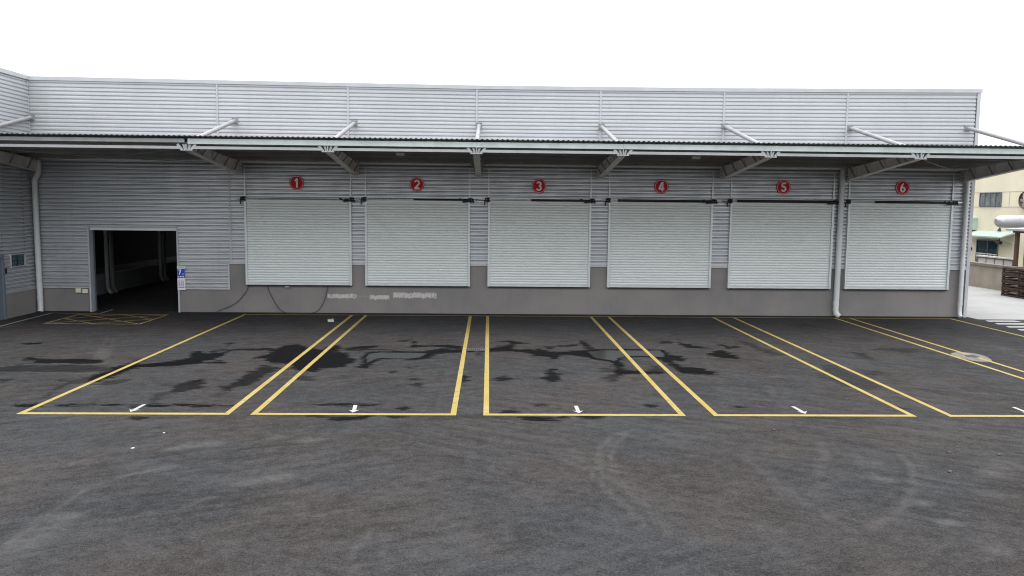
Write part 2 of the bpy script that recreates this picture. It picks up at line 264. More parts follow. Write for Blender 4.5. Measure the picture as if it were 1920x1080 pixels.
def plinth_mat():
    t = NT('cement_render', .85)
    n1 = t.noise(.55, 4, .6); n2 = t.noise(3.0, 6, .65); n3 = t.noise(45, 3)
    c = t.mix(t.ramp(n1, .35, .65), (.163, .153, .145), (.212, .193, .180))
    c = t.mix(t.ramp(n2, .35, .75, 0, .5), c, (.19, .187, .187))
    c = t.mix(t.ramp(n3, .3, .7, 0, .25), c, (.13, .13, .13))
    st = t.noise(1.0, 4, .6, t.mapv((2.5, 2.5, .3)))
    c = t.mix(t.ramp(st, .55, .8, 0, .35), c, (.13, .124, .118))
    # scraped whitewash: ragged vertical strokes in four short stretches of the wall
    sx = t.n.new('ShaderNodeSeparateXYZ'); t.l.new(t.tc.outputs['Object'], sx.inputs[0]); X, Z = sx.outputs['X'], sx.outputs['Z']
    tot = None
    zj = t.math('ADD', Z, t.math('MULTIPLY', t.math('SUBTRACT', t.noise(1.0, 3, .6, t.mapv((9, 1, .6))), .5), .16))
    for xa, xb, za, zb, k in ((-6.02, -4.9, .53, .72, 1.), (-4.95, -4.5, .60, .66, .6), (-4.5, -3.72, .49, .69, .9), (-3.64, -2.0, .56, .785, 1.1)):
        q = t.math('MULTIPLY', t.ramp(X, xa, xa + .08), t.ramp(X, xb, xb - .08))
        q = t.math('MULTIPLY', q, t.math('MULTIPLY', t.ramp(zj, za, za + .06), t.ramp(zj, zb, zb - .05)))
        q = t.math('MULTIPLY', q, k)
        tot = q if tot is None else t.math('MAXIMUM', tot, q)
    stroke = t.noise(1.0, 5, .75, t.mapv((30, 1, 7)))
    sm = t.math('MULTIPLY', t.math('MULTIPLY', tot, 1.3, clamp=True), t.ramp(stroke, .36, .52))
    c = t.mix(t.math('MULTIPLY', sm, .8, clamp=True), c, (.52, .51, .49))
    t.color(c); t.bump(n3, .25, .004); return t.m
M['plinth'] = plinth_mat()

def yellow_mat():
    t = NT('worn_yellow_paint', .75)
    n1 = t.noise(1.1, 4, .6); n2 = t.noise(7, 6, .72); n3 = t.noise(1.0, 4, .65, t.mapv((3, 30, 1)))
    c = t.mix(t.ramp(n1, .35, .65), (.235, .170, .030), (.255, .198, .058))
    wear = t.ramp(t.math('ADD', t.math('MULTIPLY', n2, .6), t.math('MULTIPLY', n3, .4)), .50, .68, 0, .9)
    c = t.mix(wear, c, (.07, .06, .045))
    t.color(c); return t.m
M['yellow'] = yellow_mat()
def hatch_mat():
    t = NT('thin_worn_yellow_paint', .8)
    n2 = t.noise(5, 6, .72)
    t.color(t.mix(t.ramp(n2, .35, .65, .0, .9), (.36, .25, .075), (.07, .055, .04))); return t.m
M['hatch'] = hatch_mat()
def road_white():
    t = NT('white_road_paint', .75)
    n = t.noise(9, 6, .7)
    t.color(t.mix(t.ramp(n, .5, .7, 0, .6), (.27, .27, .27), (.10, .10, .10))); return t.m
M['road_white'] = road_white()
def lane_mat():
    t = NT('pale_concrete', .85)
    n = t.noise(.7, 5, .6); m = t.noise(1, 5, .65, t.mapv((.5, 4, 1)))
    c = t.mix(t.ramp(n, .35, .65), (.215, .22, .213), (.25, .25, .244))
    c = t.mix(t.ramp(m, .55, .75, 0, .3), c, (.28, .28, .27))
    j = t.noise(20, 4); c = t.mix(t.ramp(j, .4, .7, 0, .2), c, (.27, .27, .26))
    t.color(c); return t.m
M['lane'] = lane_mat()
def collar_mat():
    t = NT('manhole_collar', .85)
    n = t.noise(6, 5, .65)
    t.color(t.mix(t.ramp(n, .35, .65), (.08, .075, .067), (.14, .132, .12))); return t.m
M['collar'] = collar_mat()

def asphalt_mat():
    t = NT('worn_asphalt', .9, 0, .3)
    big = t.noise(.16, 4, .6, dist=.6)
    mid = t.noise(.8, 6, .66, None, .9)
    brush1 = t.noise(1.0, 7, .70, t.mapv((1.0, 4.2, 1), (0, 0, math.radians(-30))))
    brush2 = t.noise(1.0, 7, .70, t.mapv((1.0, 4.0, 1), (0, 0, math.radians(24)), (13, 7, 0)))
    sx = t.n.new('ShaderNodeSeparateXYZ'); t.l.new(t.tc.outputs['Object'], sx.inputs[0])
    bsel = t.ramp(t.math('ADD', t.math('MULTIPLY', sx.outputs['X'], -.06), t.math('MULTIPLY', t.math('SUBTRACT', t.noise(.14, 2, .5, t.mapv(loc=(5, 3, 0))), .5), 2.5)), -.25, .25)
    mx = t.n.new('ShaderNodeMix'); mx.data_type = 'FLOAT'
    t.put(mx.inputs[0], bsel); t.put(mx.inputs[2], brush1); t.put(mx.inputs[3], brush2)
    brush = mx.outputs[0]
    grain = t.noise(75, 3, .6); speck = t.noise(26, 4, .7)
    fine = t.noise(6.0, 6, .75)
    v = t.math('ADD', t.math('MULTIPLY', t.math('SUBTRACT', big, .5), .28), t.math('MULTIPLY', t.math('SUBTRACT', mid, .5), .42))
    v = t.math('ADD', v, t.math('MULTIPLY', t.math('SUBTRACT', brush, .5), 1.0))
    v = t.math('ADD', v, t.math('MULTIPLY', t.math('SUBTRACT', fine, .5), .9))
    v = t.math('ADD', v, t.math('MULTIPLY', t.math('SUBTRACT', speck, .5), 1.1))
    v = t.math('ADD', v, t.math('MULTIPLY', t.math('SUBTRACT', grain, .5), 1.5))
    v = t.math('ADD', v, .5)
    # hue drift: brownish and bluish zones
    hue = t.noise(.33, 4, .6, t.mapv(loc=(31, 11, 0)))
    dark = t.mix(t.ramp(hue, .38, .62), (.0135, .0139, .0148), (.0152, .0135, .0131))
    lite = t.mix(t.ramp(hue, .38, .62), (.047, .0475, .049), (.0515, .047, .0458))
    c = t.mix(t.ramp(v, .12, .92), dark, lite)
    # pale scuffs
    sc = t.noise(1.0, 6, .72, t.mapv((.9, 5.0, 1), (0, 0, math.radians(-24)), (3, 9, 0)))
    c = t.mix(t.ramp(sc, .60, .80, 0, .5), c, (.078, .075, .072))
    # tyre dust and pale patches (vertex data)
    dn = t.noise(9, 5, .7)
    dust = t.math('MULTIPLY', t.attr('dust'), t.ramp(dn, .25, .70, .25, 1.0))
    c = t.mix(t.math('MULTIPLY', dust, .38, clamp=True), c, (.11, .109, .107))
    tn = t.noise(1.0, 5, .7, t.mapv((4, 4, 1)))
    trk = t.math('MULTIPLY', t.attr('track'), t.ramp(tn, .3, .65, .1, 1.0))
    c = t.mix(t.math('MULTIPLY', trk, .38, clamp=True), c, (.088, .084, .082))
    # damp patches
    wn_ = t.noise(1.0, 8, .72, t.mapv((1.5, 4.5, 1)))
    wfine = t.noise(6, 6, .75, t.mapv((.8, 3, 1)))
    wet = t.math('ADD', t.attr('wet'), t.math('MULTIPLY', t.math('SUBTRACT', wn_, .5), 1.5))
    wet = t.math('ADD', wet, t.math('MULTIPLY', t.math('SUBTRACT', wfine, .5), .9))
    wet = t.ramp(wet, .45, .62)
    stren = t.math('MULTIPLY', wet, t.ramp(t.attr('wetness'), .3, 1.0, .30, 1.0))
    c = t.mix(t.math('MULTIPLY', stren, .93), c, (.0028, .003, .0034))
    t.color(c)
    pl = t.math('MULTIPLY', t.ramp(t.math('ADD', t.attr('pool'), t.math('MULTIPLY', t.math('SUBTRACT', wn_, .5), 1.0)), .45, .7), stren)
    t.rough(t.math('SUBTRACT', t.math('SUBTRACT', .92, t.math('MULTIPLY', pl, .46)), t.math('MULTIPLY', stren, .38))); t.put(t.b.inputs['Specular IOR Level'], t.math('ADD', t.math('MULTIPLY', pl, .11), t.math('SUBTRACT', .06, t.math('MULTIPLY', stren, .05))))
    h = t.math('ADD', t.math('MULTIPLY', grain, .6), t.math('MULTIPLY', speck, .4))
    t.bump(h, .35, .006)
    return t.m
M['asphalt'] = asphalt_mat()

# ---------------------------------------------------------------- mesh helpers
class MB:
    def __init__(s): s.v = []; s.f = []; s.sm = []
    def add(s, vs, fs, smooth=False):
        o = len(s.v); s.v += [tuple(p) for p in vs]
        for f in fs: s.f.append([o + i for i in f]); s.sm.append(smooth)
    def box(s, x0, x1, y0, y1, z0, z1):
        vs = [(x, y, z) for z in (z0, z1) for y in (y0, y1) for x in (x0, x1)]
        s.add(vs, [(0, 2, 3, 1), (4, 5, 7, 6), (0, 1, 5, 4), (1, 3, 7, 5), (3, 2, 6, 7), (2, 0, 4, 6)])
    def bar(s, a, b, wd, ht, up=(0, 0, 1)):
        a = Vector(a); b = Vector(b); dr = (b - a).normalized(); sd = dr.cross(Vector(up))
        if sd.length < 1e-4: sd = dr.cross(Vector((1, 0, 0)))
        sd.normalize(); u = sd.cross(dr).normalized()
        vs = []
        for p in (a, b):
            for i, j in ((-1, -1), (1, -1), (1, 1), (-1, 1)): vs.append(p + sd * wd / 2 * i + u * ht / 2 * j)
        s.add(vs, [(3, 2, 1, 0), (4, 5, 6, 7), (0, 1, 5, 4), (1, 2, 6, 5), (2, 3, 7, 6), (3, 0, 4, 7)])
    def tube(s, pts, r, n=14, cap=True):
        pts = [Vector(p) for p in pts]; rings = []
        ref = None
        for i, p in enumerate(pts):
            if i == 0: t = pts[1] - p
            elif i == len(pts) - 1: t = p - pts[-2]
            else: t = (pts[i + 1] - p).normalized() + (p - pts[i - 1]).normalized()
            t.normalize()
            if ref is None:
                ref = t.cross(Vector((0, 0, 1)))
                if ref.length < 1e-3: ref = t.cross(Vector((1, 0, 0)))
                ref.normalize()
            ref = (ref - t * ref.dot(t)).normalized(); o = t.cross(ref)
            rr = r[i] if isinstance(r, (list, tuple)) else r
            k = 1.0
            if 0 < i < len(pts) - 1:
                c = max(.3, (pts[i + 1] - p).normalized().dot((p - pts[i - 1]).normalized())); k = 1 / math.sqrt((1 + c) / 2)
            rings.append([p + (ref * math.cos(2 * math.pi * q / n) + o * math.sin(2 * math.pi * q / n)) * rr * k for q in range(n)])
        vs = [v for rg in rings for v in rg]; fs = []
        for i in range(len(pts) - 1):
            for q in range(n):
                fs.append((i * n + q, i * n + (q + 1) % n, (i + 1) * n + (q + 1) % n, (i + 1) * n + q))
        s.add(vs, fs, True)
        if cap:
            s.add(rings[0], [list(range(n))[::-1]]); s.add(rings[-1], [list(range(n))])
    def disc(s, c, r, t, n=40):          # disc facing -y, centre c on its front face, thickness t
        x, y, z = c; f = []; b = []
        for q in range(n):
            a = 2 * math.pi * q / n
            f.append((x + r * math.cos(a), y, z + r * math.sin(a))); b.append((x + r * math.cos(a), y + t, z + r * math.sin(a)))
        s.add(f + b, [list(range(n)), list(range(2 * n - 1, n - 1, -1))] + [(q, n + q, n + (q + 1) % n, (q + 1) % n) for q in range(n)])
    def ring(s, c, r0, r1, n=48):
        x, y, z = c; vs = []
        for r in (r0, r1):
            for q in range(n):
                a = 2 * math.pi * q / n; vs.append((x + r * math.cos(a), y, z + r * math.sin(a)))
        for r in (r0, r1):
            for q in range(n):
                a = 2 * math.pi * q / n; vs.append((x + r * math.cos(a), y + .004, z + r * math.sin(a)))
        fs = []
        for q in range(n):
            k = (q + 1) % n
            fs += [(q, k, n + k, n + q), (n + q, n + k, 3 * n + k, 3 * n + q), (q, 2 * n + q, 2 * n + k, k)]
        s.add(vs, fs)
    def poly(s, pts, z, th=0.0):         # flat sheet on the ground
        n = len(pts); s.add([(x, y, z) for x, y in pts], [list(range(n))])
    def extrude_x(s, prof, x0, x1, caps=False):     # prof: list of (y,z), open
        n = len(prof); vs = [(x0, y, z) for y, z in prof] + [(x1, y, z) for y, z in prof]
        s.add(vs, [(i, n + i, n + i + 1, i + 1) for i in range(n - 1)])
    def extrude_y(s, prof, y0, y1):     # prof: list of (x,z)
        n = len(prof); vs = [(x, y0, z) for x, z in prof] + [(x, y1, z) for x, z in prof]
        s.add(vs, [(i, i + 1, n + i + 1, n + i) for i in range(n - 1)])
    def build(s, name, mat, parent=None, fixn=True):
        me = bpy.data.meshes.new(name); me.from_pydata(s.v, [], s.f); me.update()
        me.polygons.foreach_set('use_smooth', s.sm)
        if fixn:
            bm = bmesh.new(); bm.from_mesh(me); bmesh.ops.recalc_face_normals(bm, faces=bm.faces); bm.to_mesh(me); bm.free()
        o = bpy.data.objects.new(name, me); COL.objects.link(o); me.materials.append(M[mat] if isinstance(mat, str) else mat)
        if parent is not None: o.parent = parent
        return o

def tag(o, label=None, cat=None, group=None, kind=None):
    if label: o['label'] = label
    if cat: o['category'] = cat
    if group: o['group'] = group
    if kind: o['kind'] = kind
    return o
def empty(name, loc, label, cat, group=None):
    o = bpy.data.objects.new(name, None); COL.objects.link(o); o.location = loc; o.empty_display_size = .3
    return tag(o, label, cat, group)
def sub(mb, loc):
    """shift a mesh builder so that its coordinates are relative to loc"""
    mb.v = [(x - loc[0], y - loc[1], z - loc[2]) for x, y, z in mb.v]; return mb
def wall_prof(z0, z1, y, pitch=.13, dep=.038):
    """horizontal ribbed sheet, ribs out towards -y"""
    p = []; z = z0
    while z < z1 - 1e-6:
        for dz, dy in ((.0, 0.), (.012, 0.), (.040, -dep), (.100, -dep), (.124, 0.)):
            zz = z + dz * pitch / .13
            if zz < z1: p.append((y + dy, zz))
        z += pitch
    p.append((y, z1)); return p
def rib_shade(o):
    """darker colour on the downward rib faces, painting in their shade"""
    o.data.materials.append(M['rib_shade'])
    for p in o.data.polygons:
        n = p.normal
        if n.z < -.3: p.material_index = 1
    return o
def arc(cx, cy, rx, ry, a0, a1, n=14):
    return [(cx + rx * math.cos(math.radians(a0 + (a1 - a0) * i / n)), cy + ry * math.sin(math.radians(a0 + (a1 - a0) * i / n))) for i in range(n + 1)]
# stroke centre lines of upright bold numerals, in a box 0.62 wide and 1 high
DIGIT = {
 '1': [[(.16, .70), (.30, .78), (.37, .93)], [(.41, .0), (.41, 1.0)]],
 '2': [arc(.31, .68, .23, .225, 165, -38) + [(.13, .09)], [(.04, .085), (.59, .085)]],
 '3': [arc(.29, .71, .205, .20, 160, -90, 12), arc(.29, .29, .225, .215, 90, -160, 14)],
 '4': [[(.42, .0), (.42, 1.0)], [(.34, .93), (.08, .31)], [(.0, .265), (.62, .265)]],
 '5': [[(.56, .915), (.19, .915)], [(.165, .99), (.115, .50)], arc(.30, .32, .215, .235, 125, -160, 16)],
 '6': [arc(.31, .30, .205, .225, 0, 360, 22), arc(.44, .36, .335, .56, 100, 180, 12)],
 '7': [[(.04, .915), (.58, .915)], arc(.72, .05, .47, .80, 120, 183, 8)],
}
def digit(ch, h, loc, mat, parent, sw=.17):
    """numeral of height h facing -y, its lower middle at loc"""
    m = MB()
    for k, st in enumerate(DIGIT[ch]):
        n = len(st); closed = st[0] == st[-1] or (abs(st[0][0] - st[-1][0]) < 1e-6 and abs(st[0][1] - st[-1][1]) < 1e-6); vs = []
        for i, p in enumerate(st):
            a = st[i - 1] if i > 0 else (st[-2] if closed else p); c = st[i + 1] if i < n - 1 else (st[1] if closed else p)
            d = Vector((c[0] - a[0], c[1] - a[1])).normalized(); nn = Vector((-d.y, d.x)) * sw / 2
            for s_ in (1, -1):
                vs.append((loc[0] + (p[0] + nn.x * s_ - .31) * h, loc[1] - .0007 * k, loc[2] + (p[1] + nn.y * s_) * h))
        m.add(vs, [(2 * i, 2 * i + 1, 2 * i + 3, 2 * i + 2) for i in range(n - 1)])
    return m.build('digit', mat, parent, fixn=False)

# ---------------------------------------------------------------- ground
def build_ground():
    xs = np.concatenate([[-260, -120, -60, -34, -24], np.arange(-19, 20.01, .08), [26, 36, 60, 120, 300]])
    ys = np.concatenate([[-220, -90, -50, -34, -29], np.arange(-26, -15.5, .09), np.arange(-15.5, -2.0, .055), np.arange(-2, 1.01, .1), [4, 12, 40, 120, 300]])
    X, Y = np.meshgrid(xs, ys); nx, ny = len(xs), len(ys)
    P = np.stack([X.ravel(), Y.ravel()], 1); N = len(P)
    wet = np.zeros(N); wst = np.full(N, .8); trk = np.zeros(N); dst = np.zeros(N)
    def segd(p, a, b):
        ab = b - a; t = np.clip(((p - a) @ ab) / (ab @ ab + 1e-9), 0, 1); return np.linalg.norm(p - (a + t[:, None] * ab), axis=1)
    pool = np.zeros(N)
    def field(pts, pad=.5):
        q = np.array(pts); lo = q.min(0) - pad; hi = q.max(0) + pad
        idx = np.where((P[:, 0] > lo[0]) & (P[:, 0] < hi[0]) & (P[:, 1] > lo[1]) & (P[:, 1] < hi[1]))[0]
        p = P[idx]; ins = np.zeros(len(idx), bool); dmin = np.full(len(idx), 9.)
        for i in range(len(q)):
            a, b = q[i - 1], q[i]
            c = ((a[1] > p[:, 1]) != (b[1] > p[:, 1])) & (p[:, 0] < (b[0] - a[0]) * (p[:, 1] - a[1]) / (b[1] - a[1] + 1e-12) + a[0])
            ins ^= c; dmin = np.minimum(dmin, segd(p, a, b))
        return idx, np.where(ins, dmin, -dmin)
    for s_, pts in WET:
        idx, sd = field(pts)
        val = np.clip(.59 + sd / .60, 0, 1); up = val > wet[idx]; wet[idx] = np.where(up, val, wet[idx]); wst[idx] = np.where(up, s_, wst[idx])
    for pts in POOL:
        idx, sd = field(pts); pool[idx] = np.maximum(pool[idx], np.clip(.5 + sd / .25, 0, 1))
    for wd, s_, pts in TRACKS:
        q = np.array(pts)
        for i in range(len(q) - 1):
            lo = np.minimum(q[i], q[i + 1]) - .6; hi = np.maximum(q[i], q[i + 1]) + .6
            idx = np.where((P[:, 0] > lo[0]) & (P[:, 0] < hi[0]) & (P[:, 1] > lo[1]) & (P[:, 1] < hi[1]))[0]
            dd = segd(P[idx], q[i], q[i + 1]); trk[idx] = np.maximum(trk[idx], s_ * np.clip(1.3 - dd / max(wd * .55, .05), 0, 1))
    for r, s_, x, y in DUST:
        dd = np.hypot((P[:, 0] - x) / 1.25, P[:, 1] - y); dst = np.maximum(dst, s_ * np.clip(1.4 - dd / r, 0, 1))
    co = np.zeros((N, 3)); co[:, :2] = P
    i = np.arange(nx * ny).reshape(ny, nx)
    F = np.stack([i[:-1, :-1], i[:-1, 1:], i[1:, 1:], i[1:, :-1]], -1).reshape(-1, 4)
    me = bpy.data.meshes.new('asphalt_yard'); me.vertices.add(N); me.vertices.foreach_set('co', co.ravel())
    me.loops.add(F.size); me.loops.foreach_set('vertex_index', F.ravel().astype(np.int32))
    me.polygons.add(len(F)); me.polygons.foreach_set('loop_start', np.arange(0, F.size, 4, dtype=np.int32))
    me.update(calc_edges=True)
    for nm, a in (('wet', wet), ('wetness', wst), ('pool', pool), ('track', trk), ('dust', dst)):
        at = me.attributes.new(nm, 'FLOAT', 'POINT'); at.data.foreach_set('value', a.astype(np.float32))
    o = bpy.data.objects.new('asphalt_yard', me); COL.objects.link(o); me.materials.append(M['asphalt'])
    tag(o, 'dark worn asphalt yard with damp patches and tyre arcs', 'ground', kind='structure')
build_ground()
lane = MB(); lane.poly([(17.72, -.6), (70, -.6), (70, 60), (17.72, 60)], .004)
tag(lane.build('concrete_lane', 'lane', fixn=False), 'pale concrete lane beyond the warehouse corner', 'road', kind='structure')

# ---------------------------------------------------------------- painted markings
XS = [-8.859, -4.963, -4.568, -.736, -.225, 3.606, 4.144, 8.045, 8.685, 12.52, 12.97, 16.82]
YB, YF = -.54, -14.5
BAYNOTE = ['beside the door marked 1', 'below the door marked 2', 'below the door marked 3', 'below the door marked 4', 'below the door marked 5', 'below the door marked 6']
for k in range(6):
    a, b = XS[2 * k], XS[2 * k + 1]; w_ = .108; f_ = .138; m = MB(); z = .005
    m.poly([(a, YF), (a + w_, YF), (a + w_, YB), (a, YB)], z)
    m.poly([(b - w_, YF), (b, YF), (b, YB), (b - w_, YB)], z)
    m.poly([(a + w_, YF), (b - w_, YF), (b - w_, YF + f_), (a + w_, YF + f_)], z)
    e = XS[2 * k + 2] if k < 5 else b
    m.poly([(a, YB), (e, YB), (e, YB + .09), (a, YB + .09)], z)
    tag(m.build('parking_bay_marking', 'yellow', fixn=False), 'yellow outline of the truck bay ' + BAYNOTE[k], 'road marking', 'yellow truck bay outlines on the asphalt')
ARN = ['one', 'two', 'three', 'four', 'five']
for k, x in enumerate((-6.85, -2.70, 1.60, 5.97, 10.42)):
    m = MB(); y0 = -14.33; dx = (.02, -.04, .0, -.03, 0)[k]
    P_ = [(0, .02), (.10, .21), (.038, .185), (.038 + dx, .60), (-.038 + dx, .60), (-.038, .185), (-.10, .21)]
    m.poly([(x + px_, y0 + py_) for px_, py_ in P_], .005)
    tag(m.build('direction_arrow', 'road_white', fixn=False), 'small white arrow painted in the truck bay of door %d, pointing outward' % (k + 1), 'arrow', 'white arrows at the bay fronts')
m = MB(); z = .005
x0, x1, y0, y1 = -14.55, -11.42, -3.08, -.68; t_ = .085
for a in ((x0, x1, y0, y0 + t_), (x0, x1, y1 - t_, y1), (x0, x0 + t_, y0 + t_, y1 - t_), (x1 - t_, x1, y0 + t_, y1 - t_)):
    m.poly([(a[0], a[2]), (a[1], a[2]), (a[1], a[3]), (a[0], a[3])], z)
def gline(p, q, wd, zz):
    p = np.array(p); q = np.array(q); dr = (q - p) / np.linalg.norm(q - p); n = np.array((-dr[1], dr[0])) * wd / 2
    m.poly([tuple(p - n), tuple(q - n), tuple(q + n), tuple(p + n)], zz)
xm, ym = (x0 + x1) / 2, (y0 + y1) / 2
for i, (p, q) in enumerate((((x0 + .1, y1 - .1), (x1 - .1, y0 + .1)), ((x0 + .1, y0 + .1), (x1 - .1, y1 - .1)), ((x0 + .1, ym), (xm, y0 + .1)), ((xm, y1 - .1), (x1 - .1, ym)), ((x0 + .1, ym), (xm, y1 - .1)), ((xm, y0 + .1), (x1 - .1, ym)))):
    gline(p, q, .075, z + .001 + .0006 * i)
tag(m.build('hatched_box_marking', 'hatch', fixn=False), 'worn yellow cross hatched box painted before the open doorway', 'road marking')
m = MB()
for i, (p, q) in enumerate((((-15.35, -9.0), (-15.63, -.47)), ((-15.66, -.47), (-13.88, -.50)), ((-13.9, -.52), (-13.97, .6)))): gline(p, q, .07, .0055 + .0008 * i)
tag(m.build('guide_line', 'road_white', fixn=False), 'thin white line on the asphalt by the left wing and doorway', 'road marking')
m = MB()
for xa, xb, ya in ((17.72, 18.95, -1.2), (17.62, 20.4, -1.9), (17.55, 20.3, -2.62), (17.5, 20.4, -3.3)):
    m.poly([(xa, ya), (xb, ya), (xb - .05, ya + .34), (xa + .1, ya + .34)], .005)
tag(m.build('zebra_crossing', 'road_white', fixn=False), 'white zebra stripes on the asphalt edge of the pale lane', 'road marking')

# manhole
mh = empty('manhole', (12.93, -8.15, 0), 'round manhole with pale concrete collar across the yellow lines', 'manhole')
m = MB(); pts = [(.42 * math.cos(a) * (1 + .08 * math.sin(3 * a)) + .08 * math.sin(a), .74 * math.sin(a) * (1 + .05 * math.cos(2 * a))) for a in [2 * math.pi * i / 36 for i in range(36)]]
m.poly(pts, .0035); m.build('collar', 'collar', mh, fixn=False)
m = MB(); m.add([(.17 * math.cos(2 * math.pi * i / 28) + .06, .19 * math.sin(2 * math.pi * i / 28) + .08, zz) for zz in (.0038, .010) for i in range(28)],
                [list(range(28, 56))] + [(i, (i + 1) % 28, 28 + (i + 1) % 28, 28 + i) for i in range(28)]); m.build('cover', 'black', mh)
# drain
dr = empty('drain_grate', (-.48, -7.45, 0), 'small iron drain grate between two yellow lines', 'drain')
m = MB(); m.box(-.27, .27, -.15, -.12, .001, .014); m.box(-.27, .27, .12, .15, .001, .014)
for i in range(10): m.box(-.27 + i * .056, -.245 + i * .056, -.119, .119, .001, .012)
m.build('bars', 'iron', dr)
m = MB(); m.box(-.26, .26, -.118, .118, .0005, .003); m.build('pit', 'black', dr)

# ---------------------------------------------------------------- warehouse
WH = empty('warehouse', (0, 0, 0), 'long grey ribbed metal warehouse with six dock doors and a canopy', 'warehouse')
XL, XR = -16.33, 17.58
def top_z(x):        # the parapet line sags a little between its ends
    return float(np.interp(x, [-17, -8.4, -1.4, 6.75, 12.16, 17.6], [8.29, 8.235, 8.19, 8.21, 8.26, 8.32]))
SE = [XL, -9.76, -5.168, -.61, 3.815, 8.259, 12.741, XR - .10]
for i in range(7):
    a, b = SE[i] + .03, SE[i + 1] - .03
    m = MB(); pr = wall_prof(5.2, 8.06, -.01, .131, .030); n = len(pr); vs = []
    for x in (a, b):
        k = (top_z(x) - .12 - 5.2) / 2.86
        vs += [(x, y, 5.2 + (z - 5.2) * k) for y, z in pr]
    m.add(vs, [(q, n + q, n + q + 1, q + 1) for q in range(n - 1)])
    m.build('parapet_panel', 'parapet', WH)
for x in SE[1:-1]:
    m = MB(); m.box(x - .03, x + .03, -.060, -.002, 5.2, top_z(x) - .13)
    for q in range(22): m.disc((x, -.064, 5.35 + q * .125), .012, .006, 8)
    m.build('seam_strip', 'trim', WH)
m = MB()
for i in range(7):                  # coping
    a, b = SE[i] - (.05 if i == 0 else 0), SE[i + 1] + (.16 if i == 6 else 0)
    za, zb = top_z(SE[i]), top_z(SE[i + 1])
    vs = [(x, y, z) for x, zz in ((a, za), (b, zb)) for y, z in ((-.075, zz - .13), (-.075, zz), (.20, zz + .01), (.20, zz - .13))]
    m.add(vs, [(0, 1, 5, 4), (1, 2, 6, 5), (2, 3, 7, 6), (3, 0, 4, 7)] + ([(0, 3, 2, 1)] if i == 0 else []) + ([(4, 5, 6, 7)] if i == 6 else []))
m.build('coping', 'trim', WH)
m = MB(); m.box(XR - .10, XR + .02, -.06, .20, -.02, top_z(XR) - .14); m.build('corner_trim', 'trim', WH)
# shell of the hall
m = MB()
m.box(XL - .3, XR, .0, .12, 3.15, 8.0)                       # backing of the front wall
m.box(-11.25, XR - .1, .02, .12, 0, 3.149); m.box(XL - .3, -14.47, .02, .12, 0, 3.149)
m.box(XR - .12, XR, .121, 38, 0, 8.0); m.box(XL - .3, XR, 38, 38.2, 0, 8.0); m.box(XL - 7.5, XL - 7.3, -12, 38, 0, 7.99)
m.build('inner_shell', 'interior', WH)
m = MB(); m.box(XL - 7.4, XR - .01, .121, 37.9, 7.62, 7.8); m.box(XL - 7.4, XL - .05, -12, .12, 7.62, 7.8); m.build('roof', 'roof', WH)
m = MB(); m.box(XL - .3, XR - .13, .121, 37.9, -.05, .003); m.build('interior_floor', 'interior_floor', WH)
m = MB(); m.box(-17.15, -16.75, 5.15, 30, .004, .82); m.build('interior_low_wall', 'interior_plinth', WH)
for yy in (5.9, 6.35, 11.6, 12.1):
    m = MB(); m.tube([(-16.58, yy, 7.6), (-16.58, yy, .28), (-16.50, yy - .05, .14), (-16.36, yy - .1, .05)], .085, 12); m.build('interior_pipe', 'interior_plinth', WH)

# cladding under the canopy
m = MB()
m.extrude_x(wall_prof(.90, 5.42, -.01, .13), XL + .02, -14.46)
m.extrude_x(wall_prof(3.11, 5.42, -.01, .13), -14.46, -11.26)
m.extrude_x(wall_prof(.90, 5.42, -.01, .13), -11.26, -9.53)
m.extrude_x(wall_prof(1.81, 5.42, -.01, .13), -9.53, XR - .10)
rib_shade(m.build('wall_cladding', 'cladding', WH))
m = MB()                              # base flashing and cover strips
m.box(XL, -14.47, -.055, .001, .86, .915); m.box(-11.25, -9.47, -.055, .001, .84, .895); m.box(-9.53, -9.47, -.056, .001, .896, 1.80)
m.box(-9.47, XR - .1, -.055, .001, 1.765, 1.845)
m.box(-9.43, -9.37, -.058, -.002, 1.846, 5.36)
m.build('flashing', 'trim', WH)
# plinth
m = MB()
m.box(XL, -14.46, 0, .019, 0, .862); m.box(-11.26, -9.49, 0, .019, 0, .842)
m.box(-9.49, XR - .1, -.004, .019, 0, 1.768)
m.build('plinth', 'plinth', WH)
m = MB()                              # thin black strip along the foot of the wall
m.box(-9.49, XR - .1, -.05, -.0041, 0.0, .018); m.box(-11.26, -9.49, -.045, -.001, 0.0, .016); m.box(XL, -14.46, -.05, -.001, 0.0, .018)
m.build('foot_strip', 'black', WH)
# open doorway: jambs, raised shutter
OX0, OX1, OZ = -14.40, -11.32, 3.05
dw = MB(); dw.box(OX0 - .06, OX0, -.07, .12, 0, OZ + .05); dw.box(OX1, OX1 + .06, -.07, .12, 0, OZ + .05); dw.box(OX0, OX1, -.065, -.01, OZ, OZ + .06)
DW = dw.build('doorway_frame', 'trim', WH)
m = MB(); m.box(OX0 + .005, OX1 - .005, .02, .07, OZ - .11, OZ - .002); m.build('raised_shutter', 'curtain', DW)
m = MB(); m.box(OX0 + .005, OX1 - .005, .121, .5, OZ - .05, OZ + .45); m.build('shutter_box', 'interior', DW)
m = MB(); m.box(OX0 + .001, OX0 + .05, .121, .24, 0.004, OZ - .06); m.build('guide_rail', 'jamb', DW)
m = MB(); m.box(OX1 - .05, OX1 - .001, .121, .24, 0.004, OZ - .06); m.build('guide_rail', 'jamb', DW)

